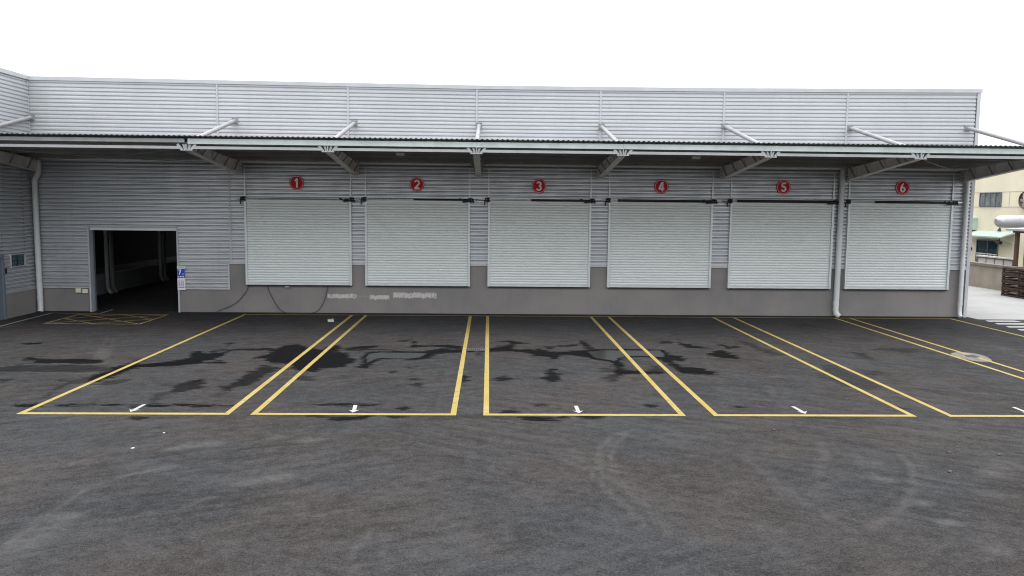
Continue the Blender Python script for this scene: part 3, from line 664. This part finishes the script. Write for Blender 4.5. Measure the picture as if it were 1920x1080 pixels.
# dock doors
DL = [-8.875, -4.597, -.184, 4.169, 8.599, 12.929]; DR = [-5.076, -.822, 3.546, 7.970, 12.413, 16.815]
ZB, ZT = 1.04, 4.10
for k in range(6):
    a, b = DL[k], DR[k]; zs = 4.12 + .022 * k
    c = MB(); p = []; z = ZB + .06; n = 32; pt = (zs - .10 - z) / n
    for i in range(n):
        for f, dy in ((0, .0), (.20, .0), (.42, -.010), (.74, -.010), (.98, .0)): p.append((-.075 + dy, z + (i + f) * pt))
    p += [(-.075, z + n * pt), (-.078, z + n * pt), (-.078, zs - .01)]
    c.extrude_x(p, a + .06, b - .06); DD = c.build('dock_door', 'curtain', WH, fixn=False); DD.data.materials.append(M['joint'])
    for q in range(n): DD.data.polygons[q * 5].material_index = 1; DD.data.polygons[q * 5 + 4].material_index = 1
    DD.data.name = 'dock_door'
    m = MB(); m.box(a + .07, b - .07, -.10, -.05, ZB - .005, ZB + .062); m.build('bottom_rail', 'rail', DD)
    m = MB(); m.box(a + .02, b - .02, -.11, -.004, ZB - .045, ZB - .006); m.build('bottom_strip', 'black', DD)  # thin black strip below the bottom rail
    for x, sg in ((a, 1), (b, -1)):
        m = MB(); xa, xb = sorted((x, x + sg * .075)); m.box(xa, xb, -.135, -.005, ZB - .01, zs - .09)
        xa, xb = sorted((x - sg * .002, x + sg * .055)); m.box(xa, xb, -.095, -.03, zs + .09, zs + .62)
        m.box(min(x, x + sg * .04), max(x, x + sg * .04), -.062, -.03, zs + .621, 5.30); m.build('side_track', 'rail', DD)
        m = MB(); m.box(x - .06, x + .06, -.165, -.138, zs - .08, zs + .075); m.box(x - .05, x + .05, -.1375, -.005, zs - .06, zs - .035)
        m.tube([(x - .045, -.15, zs), (x + .045, -.15, zs)], .05, 14)
        m.tube([(x - sg * .11, -.15, zs), (x - sg * .06, -.15, zs)], .062, 16); m.box(x - sg * .12 - .02, x - sg * .12 + .02, -.17, -.13, zs - .20 if sg > 0 else zs - .10, zs - .02)
        m.build('bearing_bracket', 'black', DD)
    m = MB(); m.tube([(a - .30, -.15, zs), (b + .28, -.15, zs)], .024, 10); m.build('shaft', 'silver', DD)
    def spring(x0, x1, r):
        q = MB(); n = max(4, int((x1 - x0) / .018)); pts = []
        q.tube([(x0 + (x1 - x0) * i / n, -.15, zs) for i in range(n + 1)], [r * (1.0 if i % 2 else .86) for i in range(n + 1)], 10); q.build('torsion_spring', 'black', DD)
    if k == 0: spring(a + .1, b - .05, .026)
    elif k == 1: spring(a + .15, a + 1.0, .024); spring(a + 1.75, b - .05, .03)
    elif k == 2: spring(a + 1.55, b - .05, .044)
    elif k == 3: spring(a + .32, b - .1, .05)
    elif k == 4: spring(a + .22, b - .05, .05)
    else: spring(a + .95, b - .05, .048)
    m = MB(); m.tube([(b - .22, -.19, zs - .02), (b - .08, -.19, zs - .02)], .055, 14); m.box(b - .27, b - .18, -.22, -.13, zs - .09, zs - .02)
    m.tube([(b - .30, -.2, zs - .02), (b - .36, -.2, zs + .03), (b - .42, -.2, zs + .02)], .03, 8); m.build('gear_motor', 'black', DD)

# gutter and downpipes
m = MB(); m.tube([(x, -.085, 5.405 + .0022 * abs(x - 2) ) for x in [XL] + SE[1:-1] + [XR + .1]], .048, 14)
m.build('gutter', 'gutter', WH)
def pipe(pts, r):
    m = MB(); m.tube(pts, r, 16); o = m.build('downpipe', 'pipe', WH)
    for q in (1.2, 3.0):
        c = MB(); zq = q; x = np.interp(zq, [p[2] for p in pts][::-1], [p[0] for p in pts][::-1]); y = np.interp(zq, [p[2] for p in pts][::-1], [p[1] for p in pts][::-1])
        c.tube([(x, y, zq - .03), (x, y, zq + .03)], r + .008, 16); c.box(x - .03, x + .03, y + r * .8, -.005, zq - .02, zq + .02); c.build('pipe_bracket', 'pipe', o)
    c = MB(); c.tube([(pts[-3][0], pts[-3][1], .45), (pts[-3][0], pts[-3][1], .58)], r + .010, 16); c.build('pipe_socket', 'pipe', o)
pipe([(-16.0, -.17, 5.38), (-16.0, -.17, 4.98), (-16.03, -.17, 4.88), (-16.14, -.17, 4.72), (-16.16, -.17, 4.62), (-16.16, -.17, 1.0), (-16.15, -.18, .12), (-16.15, -.22, .02)], .095)
pipe([(12.64, -.15, 5.38), (12.64, -.15, 4.6), (12.64, -.15, .6), (12.63, -.15, .26), (12.65, -.18, .12), (12.74, -.25, .03)], .10)
pipe([(17.27, -.15, 5.38), (17.27, -.15, 4.6), (17.27, -.15, .6), (17.27, -.15, .26), (17.27, -.17, .12), (17.28, -.24, .03)], .075)

# canopy
CX0, CX1 = XL - .02, 17.8
def roof_z(y): return 5.545 + (-y) * .066
m = MB(); pr = []; x = CX0
while x < CX1:
    for dx, dz in ((0, 0), (.05, 0), (.066, .02), (.110, .02), (.126, 0)): pr.append((x + dx, dz))
    x += .15
n = len(pr); y0, y1 = -5.14, -.05
vs = [(x, y0, roof_z(y0) + dz) for x, dz in pr] + [(x, y1, roof_z(y1) + dz) for x, dz in pr]
vs += [(x, y0, roof_z(y0) + dz - .012) for x, dz in pr] + [(x, y1, roof_z(y1) + dz - .012) for x, dz in pr]
fs = [(i, i + 1, n + i + 1, n + i) for i in range(n - 1)] + [(2 * n + i, 3 * n + i, 3 * n + i + 1, 2 * n + i + 1) for i in range(n - 1)] + [(i, 2 * n + i, 2 * n + i + 1, i + 1) for i in range(n - 1)]
m.add(vs, fs); CAN = m.build('canopy', 'roof', WH)
BX = [-16.12, -9.07, -4.93, -.535, 3.85, 8.31, 12.89, 17.2]
m = MB(); m.box(CX0, -9.12, -5.02, -4.97, 5.70, 5.81); m.box(CX0, -9.12, -4.97, -4.88, 5.70, 5.714); m.build('fascia_channel', 'galv_old', CAN)
for i in range(1, 7):
    a, b = (-9.02 if i == 1 else BX[i] + .002), (BX[i + 1] - .002 if i < 6 else CX1)
    m = MB(); m.box(a, b, -5.02, -4.97, 5.662, 5.815); m.box(a, b, -4.969, -4.88, 5.662, 5.676)
    for q in range(10):
        xx = random.choice((a + .12, a + .2, b - .12, b - .2, (a + b) / 2)) + random.uniform(-.02, .02); m.disc((xx, -5.026, random.uniform(5.69, 5.79)), .012, .006, 8)
    m.build('fascia_channel', 'galv', CAN)
for i in range(7):
    m = MB(); a = CX0 if i == 0 else BX[i] + .17; b = BX[i + 1] - .17 if i < 6 else CX1
    m.box(a, b, -5.0, -4.92, 5.515, 5.595); m.build('edge_tube', 'white_steel', CAN)
for yy in (-3.9, -2.85, -1.8, -.75):
    m = MB(); zt = roof_z(yy) - .014; m.box(CX0, CX1, yy - .035, yy - .03, zt - .12, zt); m.box(CX0, CX1, yy - .03, yy + .03, zt - .125, zt - .115); m.build('purlin', 'purlin', CAN)
for x in BX:
    m = MB(); ya, yb = -4.86, -.045
    zo, zw = 5.47, 4.99; to, tw = roof_z(ya) - .15, roof_z(yb) - .15
    m.add([(x - .011, ya, zo + .015), (x - .011, yb, zw + .015), (x - .011, yb, tw), (x - .011, ya, to), (x + .011, ya, zo + .015), (x + .011, yb, zw + .015), (x + .011, yb, tw), (x + .011, ya, to)],
          [(0, 1, 2, 3), (7, 6, 5, 4), (0, 4, 5, 1), (3, 2, 6, 7), (0, 3, 7, 4), (1, 5, 6, 2)])
    m.bar((x, ya, zo), (x, yb, zw), .20, .022); m.bar((x, ya, to), (x, yb, tw), .20, .018)
    m.box(x - .12, x + .12, -.045, -.02, zw - .03, tw + .05)
    for yy in (-3.9, -2.85, -1.8, -.75, -.3):
        f = (yy - ya) / (yb - ya); zl = zo + (zw - zo) * f + .03; zt = to + (tw - to) * f
        for sg in (-1, 1):
            m.box(min(x + sg * .012, x + sg * .09), max(x + sg * .012, x + sg * .09), yy + .05, yy + .058, zl, zt)
    m.build('beam', 'beam', CAN)
    for yy in (-4.3, -3.9, -2.85, -1.8, -.75):
        f = (yy - ya) / (yb - ya); zl = zo + (zw - zo) * f + .02; zt = to + (tw - to) * f
        for sg in (-1, 1):
            m = MB(); m.bar((x + sg * .06, yy, zl), (x + sg * .28, yy, zt + .05), .05, .012, (0, 1, 0)); m.build('fly_brace', 'purlin', CAN)
    m = MB(); m.box(x - .18, x + .18, -5.02, -4.87, 5.468, 5.496); m.box(x - .012, x + .012, -5.03, -4.87, 5.497, 5.66)
    m.box(x - .10, x + .10, -4.885, -4.87, 5.497, 5.66)
    for sg in (-1, 1):
        m.bar((x + sg * .13, -4.98, 5.50), (x + sg * .27, -4.98, 5.655), .07, .014, (0, 1, 0)); m.bar((x + sg * .05, -4.96, 5.50), (x + sg * .10, -4.96, 5.655), .06, .012, (0, 1, 0))
    m.build('edge_bracket', 'white_steel', CAN)
for i, x in enumerate(BX):
    m = MB(); xa = (-16.22, -9.15, -4.95, -.53, 3.86, 8.305, 12.87, 17.18)[i]; za = (6.88, 6.85, 6.82, 6.80, 6.81, 6.88, 6.88, 6.93)[i]
    m.tube([(xa, -.16, za - .03), (x, -4.5, 5.80)], .07, 16); m.tube([(xa, -.10, za - .01), (xa, -.16, za - .03)], .055, 12)
    m.box(xa - .008, xa + .008, -.24, -.044, za - .09, za + .07); m.box(xa - .11, xa + .11, -.062, -.042, za - .11, za + .11)
    for sx in (-.08, .08):
        for sz in (-.08, .08): m.tube([(xa + sx, -.09, za + sz), (xa + sx, -.05, za + sz)], .014, 8)
    m.build('tie_rod', 'strut', CAN)
def brace(a, b):
    m = MB(); a = Vector(a); b = Vector(b)
    m.tube([a.lerp(b, t) - Vector((0, 0, .10 * 4 * t * (1 - t))) for t in [i / 10 for i in range(11)]], .012, 8); m.build('brace_rod', 'purlin', CAN)
brace((BX[0], -4.8, 5.60), (BX[1], -.35, 5.36)); brace((BX[1], -4.8, 5.58), (BX[0], -.35, 5.40)); brace((BX[6], -4.8, 5.56), (BX[7], -.35, 5.36)); brace((BX[7], -4.8, 5.62), (BX[6], -.35, 5.40))

# wing on the left, facing +x
def prof_to_wing(pr, y0, y1, mb):
    n = len(pr); X0 = XL + .01
    vs = [(X0 - (y - -.01), y0, z) for y, z in pr] + [(X0 - (y - -.01), y1, z) for y, z in pr]
    mb.add(vs, [(i, n + i, n + i + 1, i + 1) for i in range(n - 1)])
m = MB(); prof_to_wing(wall_prof(5.3, 8.15, -.01, .131), -12, -.02, m); m.build('parapet_panel', 'parapet', WH)
m = MB()
prof_to_wing(wall_prof(.86, 5.3, -.01, .13), -.72, -.02, m); prof_to_wing(wall_prof(2.14, 5.3, -.01, .13), -2.02, -.72, m)
prof_to_wing(wall_prof(.86, 1.72, -.01, .13), -2.02, -.72, m); prof_to_wing(wall_prof(1.72, 2.14, -.01, .13), -2.02, -1.62, m)
prof_to_wing(wall_prof(2.15, 5.3, -.01, .13), -3.25, -2.02, m); prof_to_wing(wall_prof(.86, 5.3, -.01, .13), -12, -3.25, m)
rib_shade(m.build('wall_cladding', 'cladding', WH))
m = MB(); m.box(XL - .2, XL - .03, -12, -.01, .0, 7.6); m.build('wing_backing', 'interior', WH)
m = MB(); m.box(XL - .2, XL + .075, -12, -.076, 8.16, 8.30); m.build('coping', 'trim', WH)
m = MB(); m.box(XL - .02, XL + .025, -2.02, -.001, 0, .845); m.box(XL - .02, XL + .025, -12, -3.3, 0, .845); m.build('plinth', 'plinth', WH)
m = MB(); m.box(XL, XL + .045, -2.02, -.06, .846, .885); m.box(XL, XL + .045, -.10, -.058, .886, 8.15); m.build('flashing', 'trim', WH)
m = MB(); m.box(XL + .0, XL + .07, -2.12, -2.02, 0, 2.15); m.box(XL + .0, XL + .07, -3.3, -3.2, 0, 2.15); m.box(XL + .0, XL + .07, -3.2, -2.12, 2.06, 2.15); DF = m.build('wing_door', 'jamb', WH)
m = MB(); m.box(XL - .02, XL + .03, -3.2, -2.12, 0.005, 2.06); m.build('door_leaf', 'jamb', DF)
m = MB(); m.box(XL + .0, XL + .07, -1.635, -1.60, 1.68, 2.16); m.box(XL + .0, XL + .065, -1.60, -.74, 2.12, 2.15); m.box(XL, XL + .065, -.78, -.745, 1.70, 2.119); m.box(XL, XL + .065, -1.60, -.78, 1.70, 1.73)
WW = m.build('window', 'trim', WH)
m = MB(); m.box(XL - .01, XL + .02, -1.60, -.78, 1.73, 2.12); m.build('pane', 'glass', WW)
m = MB(); m.box(XL + .021, XL + .035, -1.20, -1.18, 1.73, 2.12); m.build('mullion', 'black', WW)
m = MB(); m.box(XL + .03, XL + .075, -1.99, -1.90, 1.52, 1.70); m.build('door_entry_box', 'black', WH)

# ---------------------------------------------------------------- things on the warehouse
SG = [(-7.016, 4.688), (-2.737, 4.678), (1.645, 4.669), (6.075, 4.698), (10.534, 4.727), (14.922, 4.755)]
for k, (x, z) in enumerate(SG):
    y = -.075
    o = empty('number_sign', (x, y, z), 'round red sign with the white number %d above a dock door' % (k + 1), 'sign', 'round red dock number signs')
    m = MB(); m.disc((0, 0, 0), .262, .022, 48); m.build('disc', 'red', o)
    m = MB(); m.ring((0, -.0045, 0), .222, .240); m.build('ring', 'ring', o)
    digit(str(k + 1), .335, (-.02 if k == 0 else 0, -.006, -.167), 'white', o, .185)
# blue gate sign
o = empty('gate_sign', (-11.18, -.085, 1.25), 'blue and white sign with the number 7 beside the open doorway', 'sign')
m = MB(); m.box(-.14, .14, 0, .02, -.43, .42); m.build('backing', 'paper', o)
m = MB(); m.box(-.135, .135, -.003, -.0005, .0, .335); m.build('blue_panel', 'blue', o)
digit('7', .18, (-.045, -.005, .125), 'white', o, .19)
m = MB()
for q in range(4):
    x = -.11 + q * .058
    for r in range(3): m.box(x, x + .042, -.0052, -.0035, .028 + r * .018, .038 + r * .018)
    m.box(x + .016, x + .026, -.0062, -.0053, .024, .078)
for q in range(2): m.box(.045 + q * .04, .075 + q * .04, -.0052, -.0035, .14, .15); m.box(.055 + q * .04, .065 + q * .04, -.0062, -.0053, .13, .165)
m.build('small_lettering', 'white', o)
m = MB(); m.box(-.10, .10, -.002, -.0005, .372, .384)
m.build('header_line', 'blue', o)
m = MB()
for c in range(3):
    for r in range(5): m.box(-.10 + c * .07, -.055 + c * .07, -.002, -.0005, -.29 + r * .042, -.262 + r * .042)
m.box(-.105, .105, -.002, -.0005, -.36, -.315); m.build('printed_rows', 'violet', o)
for k, (x, z, lb) in enumerate(((-14.845, .775, 'small cream plate on the plinth left of the doorway, the higher one'), (-14.61, .755, 'small cream plate on the plinth right beside the doorway jamb'))):
    m = MB(); m.box(-.095, .095, -.03, 0, -.075, .075); q = m.build('wall_plate', 'cream_paper'); q.location = (x, -.0565 if z > .77 else -.0565, z)
    tag(q, lb, 'plate', 'cream plates by the doorway')
# canopy lamps
for x, y, lb in ((-2.97, -3.35, 'small white lamp under the canopy before door 2'), (6.47, -3.35, 'small white lamp under the canopy before door 4')):
    o = empty('canopy_lamp', (x, y, 5.56), lb, 'lamp', 'lamps under the canopy')
    m = MB(); m.box(-.13, .13, -.05, .05, -.05, .02); m.build('housing', 'panelwhite', o)
    m = MB(); m.bar((0, 0, .0201), (0, 0, .19), .03, .03, (1, 0, 0)); m.build('stem', 'purlin', o)
    m = MB(); m.box(-.11, .11, -.04, .04, -.062, -.0505); m.build('diffuser', 'paper', o)
# cables
def smooth(pts, n=10):
    P_ = [Vector(p) for p in pts]; P_ = [P_[0] * 2 - P_[1]] + P_ + [P_[-1] * 2 - P_[-2]]; out = []
    for i in range(1, len(P_) - 2):
        for q in range(n):
            t = q / n; a, b, c, e = P_[i - 1], P_[i], P_[i + 1], P_[i + 2]
            out.append(.5 * ((2 * b) + (c - a) * t + (2 * a - 5 * b + 4 * c - e) * t * t + (3 * b - a - 3 * c + e) * t ** 3))
    return out + [P_[-2]]
m = MB(); m.tube(smooth([(-8.80, -.06, 1.0), (-8.86, -.05, .82), (-9.03, -.05, .59), (-9.25, -.06, .37), (-9.52, -.06, .22), (-9.75, -.07, .13), (-9.95, -.10, .04)]), .011, 8)
tag(m.build('hanging_cable', 'rubber'), 'thin dark cable hanging from the left corner of door 1', 'cable', 'cables hanging below door 1')
m = MB(); m.tube(smooth([(-8.12, -.06, 1.0), (-8.07, -.05, .80), (-7.96, -.05, .56), (-7.80, -.06, .28), (-7.64, -.07, .10), (-7.40, -.13, .015), (-6.9, -.16, .013), (-6.60, -.13, .015), (-6.37, -.07, .07), (-6.2, -.06, .25), (-6.10, -.05, .46), (-6.0, -.05, .75), (-5.97, -.06, 1.0)]), .011, 8)
tag(m.build('hanging_cable', 'rubber'), 'thin dark cable looping to the ground below door 1', 'cable', 'cables hanging below door 1')
m = MB(); m.box(-7.46, -7.33, -.16, -.112, .945, .99); m.box(-7.44, -7.35, -.165, -.16, .95, .985)
tag(m.build('white_tag', 'litter'), 'small white tag stuck under the bottom edge of door 1', 'tag')
# litter and stones
def lump(name, x, y, r, mat, lb, cat, group, flat=.6):
    bm = bmesh.new(); bmesh.ops.create_icosphere(bm, subdivisions=2, radius=r)
    for v in bm.verts: v.co *= random.uniform(.8, 1.2); v.co.z = v.co.z * flat
    me = bpy.data.meshes.new(name); bm.to_mesh(me); bm.free(); o = bpy.data.objects.new(name, me); COL.objects.link(o); o.location = (x, y, r * flat * .8); me.materials.append(M[mat]); tag(o, lb, cat, group)
m = MB(); m.add([(-.10, -.06, .07), (.09, -.07, .06), (.10, .07, .09), (-.09, .08, .075), (-.10, -.08, .004), (.10, -.08, .004), (.11, .08, .004), (-.10, .09, .004)], [(0, 1, 2, 3), (7, 6, 5, 4), (0, 4, 5, 1), (1, 5, 6, 2), (2, 6, 7, 3), (3, 7, 4, 0)])
q = m.build('paper_scrap', 'litter'); q.location = (-5.46, -2.15, 0); q.rotation_euler = (0, 0, .35); tag(q, 'crumpled white paper scrap in the first truck bay near the wall', 'litter')
for x, y, r, lb in ((-5.81, -16.61, .03, 'white chip on the open asphalt left of the pale patches'), (-5.67, -15.72, .022, 'white chip just outside the first truck bay')):
    lump('white_chip', x, y, r, 'litter', lb, 'litter', 'white chips on the asphalt', .3)
for x, y, r, lb in ((4.94, -15.47, .028, 'tiny pale stone in front of the fourth truck bay'), (6.81, -17.76, .034, 'dark stone on the open asphalt at the right, nearest the camera'), (7.36, -16.78, .028, 'dark stone on the right asphalt, behind a larger one'), (8.11, -16.89, .028, 'dark stone close to the right edge of the view')):
    lump('stone', x, y, r, 'stone', lb, 'stone', 'stones on the asphalt')

# ---------------------------------------------------------------- beyond the lane
FB = empty('factory_building', (30, 14, 0), 'cream rendered factory building behind the boundary wall', 'building')
def fb(mb, name, mat, parent=None):
    if parent is None: return sub(mb, (30, 14, 0)).build(name, mat, FB)
    return sub(mb, (30, 14, 0)).build(name, mat, parent)
m = MB(); m.box(30, 46, 2, 40, 0, 7.0); fb(m, 'wall', 'cream')
m = MB(); m.box(29.9, 46.1, 1.9, 40.1, 7.001, 7.25); fb(m, 'parapet_band', 'coping')
m = MB(); m.box(29.988, 30.001, 2, 40, 5.08, 5.10); m.box(29.988, 30.001, 2, 40, 4.20, 4.22); m.box(29.986, 30.001, 17.0, 17.02, 4.23, 5.07); fb(m, 'render_joint', 'concrete_wall')
def window(y0, y1, z0, z1, mull, sill=True, mat='curtainglass'):
    m = MB(); t = .03
    m.box(29.93, 30.02, y0 - t, y0, z0 - t, z1 + t); m.box(29.93, 30.02, y1, y1 + t, z0 - t, z1 + t); m.box(29.93, 30.02, y0, y1, z1, z1 + t); m.box(29.93, 30.02, y0, y1, z0 - t, z0)
    W = fb(m, 'window', 'jamb')
    m = MB(); m.box(29.985, 30.005, y0, y1, z0, z1); fb(m, 'pane', mat, W)
    m = MB()
    for q in mull: m.box(29.95, 29.984, q - .025, q + .025, z0, z1)
    fb(m, 'mullion', 'jamb', W)
    if sill: m = MB(); m.box(29.85, 30.0, y0 - .12, y1 + .12, z0 - .16, z0 - t - .001); fb(m, 'sill', 'panelwhite', W)
    return W
window(17.75, 19.8, 4.27, 5.04, (18.3, 18.8, 19.35), False)
Wl = window(17.76, 19.8, .9, 2.18, (18.72,), False, 'glass')
m = MB(); m.box(29.94, 29.983, 17.77, 19.79, 1.36, 1.42)
for q in range(14): m.bar((29.96, 17.85 + q * .14, .92), (29.96, 17.95 + q * .14, 1.35), .02, .03, (1, 0, 0))
fb(m, 'security_bars', 'panelwhite', Wl)
window(13.6, 15.3, .9, 2.2, (14.4,), False, 'glass')
m = MB(); m.add([(30, 16.2, 2.78), (30, 20.5, 2.78), (29.1, 20.5, 2.50), (29.1, 16.2, 2.50), (30, 16.2, 2.70), (30, 20.5, 2.70), (29.1, 20.5, 2.42), (29.1, 16.2, 2.42)], [(0, 1, 2, 3), (7, 6, 5, 4), (2, 1, 5, 6), (3, 2, 6, 7), (0, 3, 7, 4), (1, 0, 4, 5)])
for yy in (16.5, 20.3): m.bar((29.2, yy, 2.44), (29.99, yy, 2.15), .04, .04)
fb(m, 'awning', 'green')
m = MB(); m.box(29.55, 30.0, 19.95, 20.75, 2.80, 3.55); m.box(29.5, 29.549, 20.05, 20.65, 2.86, 3.45); fb(m, 'green_cabinet', 'green')
m = MB(); m.tube([(29.98, 15.45, 4.58), (29.80, 15.45, 4.58)], .47, 32, False); m.tube([(29.99, 15.45, 4.58), (29.985, 15.45, 4.58)], .46, 32); FN = fb(m, 'exhaust_fan', 'brownrail')
m = MB()
for q in range(5):
    a = q * 2 * math.pi / 5; m.bar((29.86, 15.45 + .05 * math.cos(a), 4.58 + .05 * math.sin(a)), (29.88, 15.45 + .42 * math.cos(a), 4.58 + .42 * math.sin(a)), .16, .012, (1, .4, .2))
m.tube([(29.84, 15.45, 4.58), (29.92, 15.45, 4.58)], .08, 14); fb(m, 'fan_blades', 'duct', FN)
m = MB(); m.add([(29.99, 17.55, 2.80), (29.99, 17.79, 2.80), (29.8, 17.67, 2.80), (29.97, 17.67, 3.05)], [(0, 1, 2), (0, 2, 3), (2, 1, 3), (1, 0, 3)]); fb(m, 'wall_lamp', 'black')
m = MB(); m.tube([(29.3, 16.85, 2.2), (29.3, 16.45, 2.15)], .10, 12); m.bar((29.3, 16.6, 2.2), (29.3, 16.6, 2.43), .04, .04, (1, 0, 0)); fb(m, 'camera_unit', 'black')  # black camera hung below the awning, gives no light
m = MB(); m.box(29.9, 30, 20.35, 20.55, 1.56, 1.70); fb(m, 'wall_socket', 'black')
m = MB(); m.tube([(26.10, 12, 3.43), (26.16, 12, 3.43), (26.24, 12, 3.43), (26.34, 12, 3.43), (26.5, 12, 3.43), (30.0, 12, 3.43)], [.14, .22, .28, .315, .33, .33], 28)
for x in (27.14, 28.4): m.tube([(x, 12, 3.43), (x + .03, 12, 3.43)], .337, 28)
for x in (27.8, 29.4): m.bar((x, 12, 3.11), (x, 12, 1.0), .08, .08, (1, 0, 0)); m.box(x - .2, x + .2, 11.8, 12.2, 0, 1.0)
tag(m.build('exhaust_duct', 'duct'), 'fat silver duct with a rounded end jutting from the cream building', 'duct')

BW = empty('boundary_wall', (25.5, 14, 0), 'low rough grey brown boundary wall along the pale lane', 'wall')
m = MB(); m.box(-.1, .14, -10, 20, 0, 1.14); m.build('wall_body', 'concrete_wall', BW)
m = MB(); m.box(-.15, .19, -10, 20, 1.141, 1.27); m.build('coping', 'coping', BW)
PF = empty('panel_fence', (27, 13.3, 0), 'low white panel fence with a brown rail below the dark window', 'fence')
for q in range(4): m = MB(); m.box(0, .05, -1.5 + q * .75, -.80 + q * .75, 0, 1.42); m.build('panel', 'panelwhite', PF)
for q in range(5): m = MB(); m.box(-.02, .06, -1.55 + q * .75, -1.505 + q * .75, 0, 1.42); m.build('post', 'brownrail', PF)
m = MB(); m.box(-.05, .10, -1.56, 1.52, 1.421, 1.455); m.build('rail', 'brownrail', PF)
m = MB(); m.box(-.07, .12, -1.5, 1.54, 1.456, 1.53); m.build('cap', 'panelwhite', PF)
SH = empty('timber_shelter', (26, 7.5, 0), 'open lean-to shelter on dark brown posts behind the boundary wall', 'shelter')
for x, y in ((-.12, 2.35), (-.12, -1.6), (2.2, 2.35), (2.2, -1.6)): m = MB(); m.box(x - .07, x + .07, y - .09, y + .09, 0, 2.90 if x < 0 else 3.06); m.build('post', 'brown', SH)
m = MB(); m.box(-.2, -.04, -2.0, 2.6, 2.901, 3.0); m.box(2.12, 2.28, -2.0, 2.6, 3.061, 3.16); m.build('beam', 'brown', SH)
m = MB(); m.add([(x, y, z + dz) for dz in (0, .10) for x, y, z in ((-.5, -2.2, 3.0), (2.6, -2.2, 3.2), (2.6, 2.7, 3.2), (-.5, 2.7, 3.0))], [(3, 2, 1, 0), (4, 5, 6, 7), (0, 1, 5, 4), (1, 2, 6, 5), (2, 3, 7, 6), (3, 0, 4, 7)]); m.build('roof_sheet', 'shelter', SH)
# slatted timber crates against the boundary wall
def crate():
    m = MB(); L_, W_, H_ = 1.25, 1.1, .335
    for sx in (-1, 1):
        for sy in (-1, 1): m.box(sx * (W_ / 2 - .05) - .045, sx * (W_ / 2 - .05) + .045, sy * (L_ / 2 - .05) - .045, sy * (L_ / 2 - .05) + .045, 0, H_)
    m.box(-.045, .045, -L_ / 2 + .005, -L_ / 2 + .08, 0.001, H_); r = m.build('timber_crate', 'wood')
    for i, (za, zb) in enumerate(((.0, .09), (.135, .20), (.255, .33))):
        for sx in (-1, 1):
            q = MB(); j = random.uniform(-.012, .012); q.box(sx * W_ / 2 - .014, sx * W_ / 2 + .014, -L_ / 2, L_ / 2, za + max(0, j), zb + min(0, j)); q.build('side_board', 'wood', r)
        for sy in (-1, 1):
            q = MB(); q.box(-W_ / 2 + .015, W_ / 2 - .015, sy * L_ / 2 - .014, sy * L_ / 2 + .014, za, zb); q.build('end_board', 'wood', r)
    q = MB()
    for i in range(5): q.box(-W_ / 2 + .02, W_ / 2 - .02, -L_ / 2 + .03 + i * .25, -L_ / 2 + .17 + i * .25, H_ - .025, H_ - .006)
    q.build('deck', 'wood', r); return r
base = crate(); LV = ['bottom', 'second from the bottom', 'third from the bottom', 'topmost']; first = True
for c, (yy, nm) in enumerate(((7.32, 'left stack below the post'), (6.02, 'right stack at the picture edge'))):
    for h in range(4):
        if first: r = base; first = False
        else:
            r = base.copy(); COL.objects.link(r)
            for ch in base.children: q = ch.copy(); COL.objects.link(q); q.parent = r
        r.location = (24.58 + random.uniform(-.03, .03), yy + random.uniform(-.02, .02), .005 + h * .338); r.rotation_euler = (0, 0, random.uniform(-.012, .012))
        tag(r, 'slatted timber crate, %s of the %s' % (LV[h], nm), 'crate', 'timber crates stacked by the boundary wall')
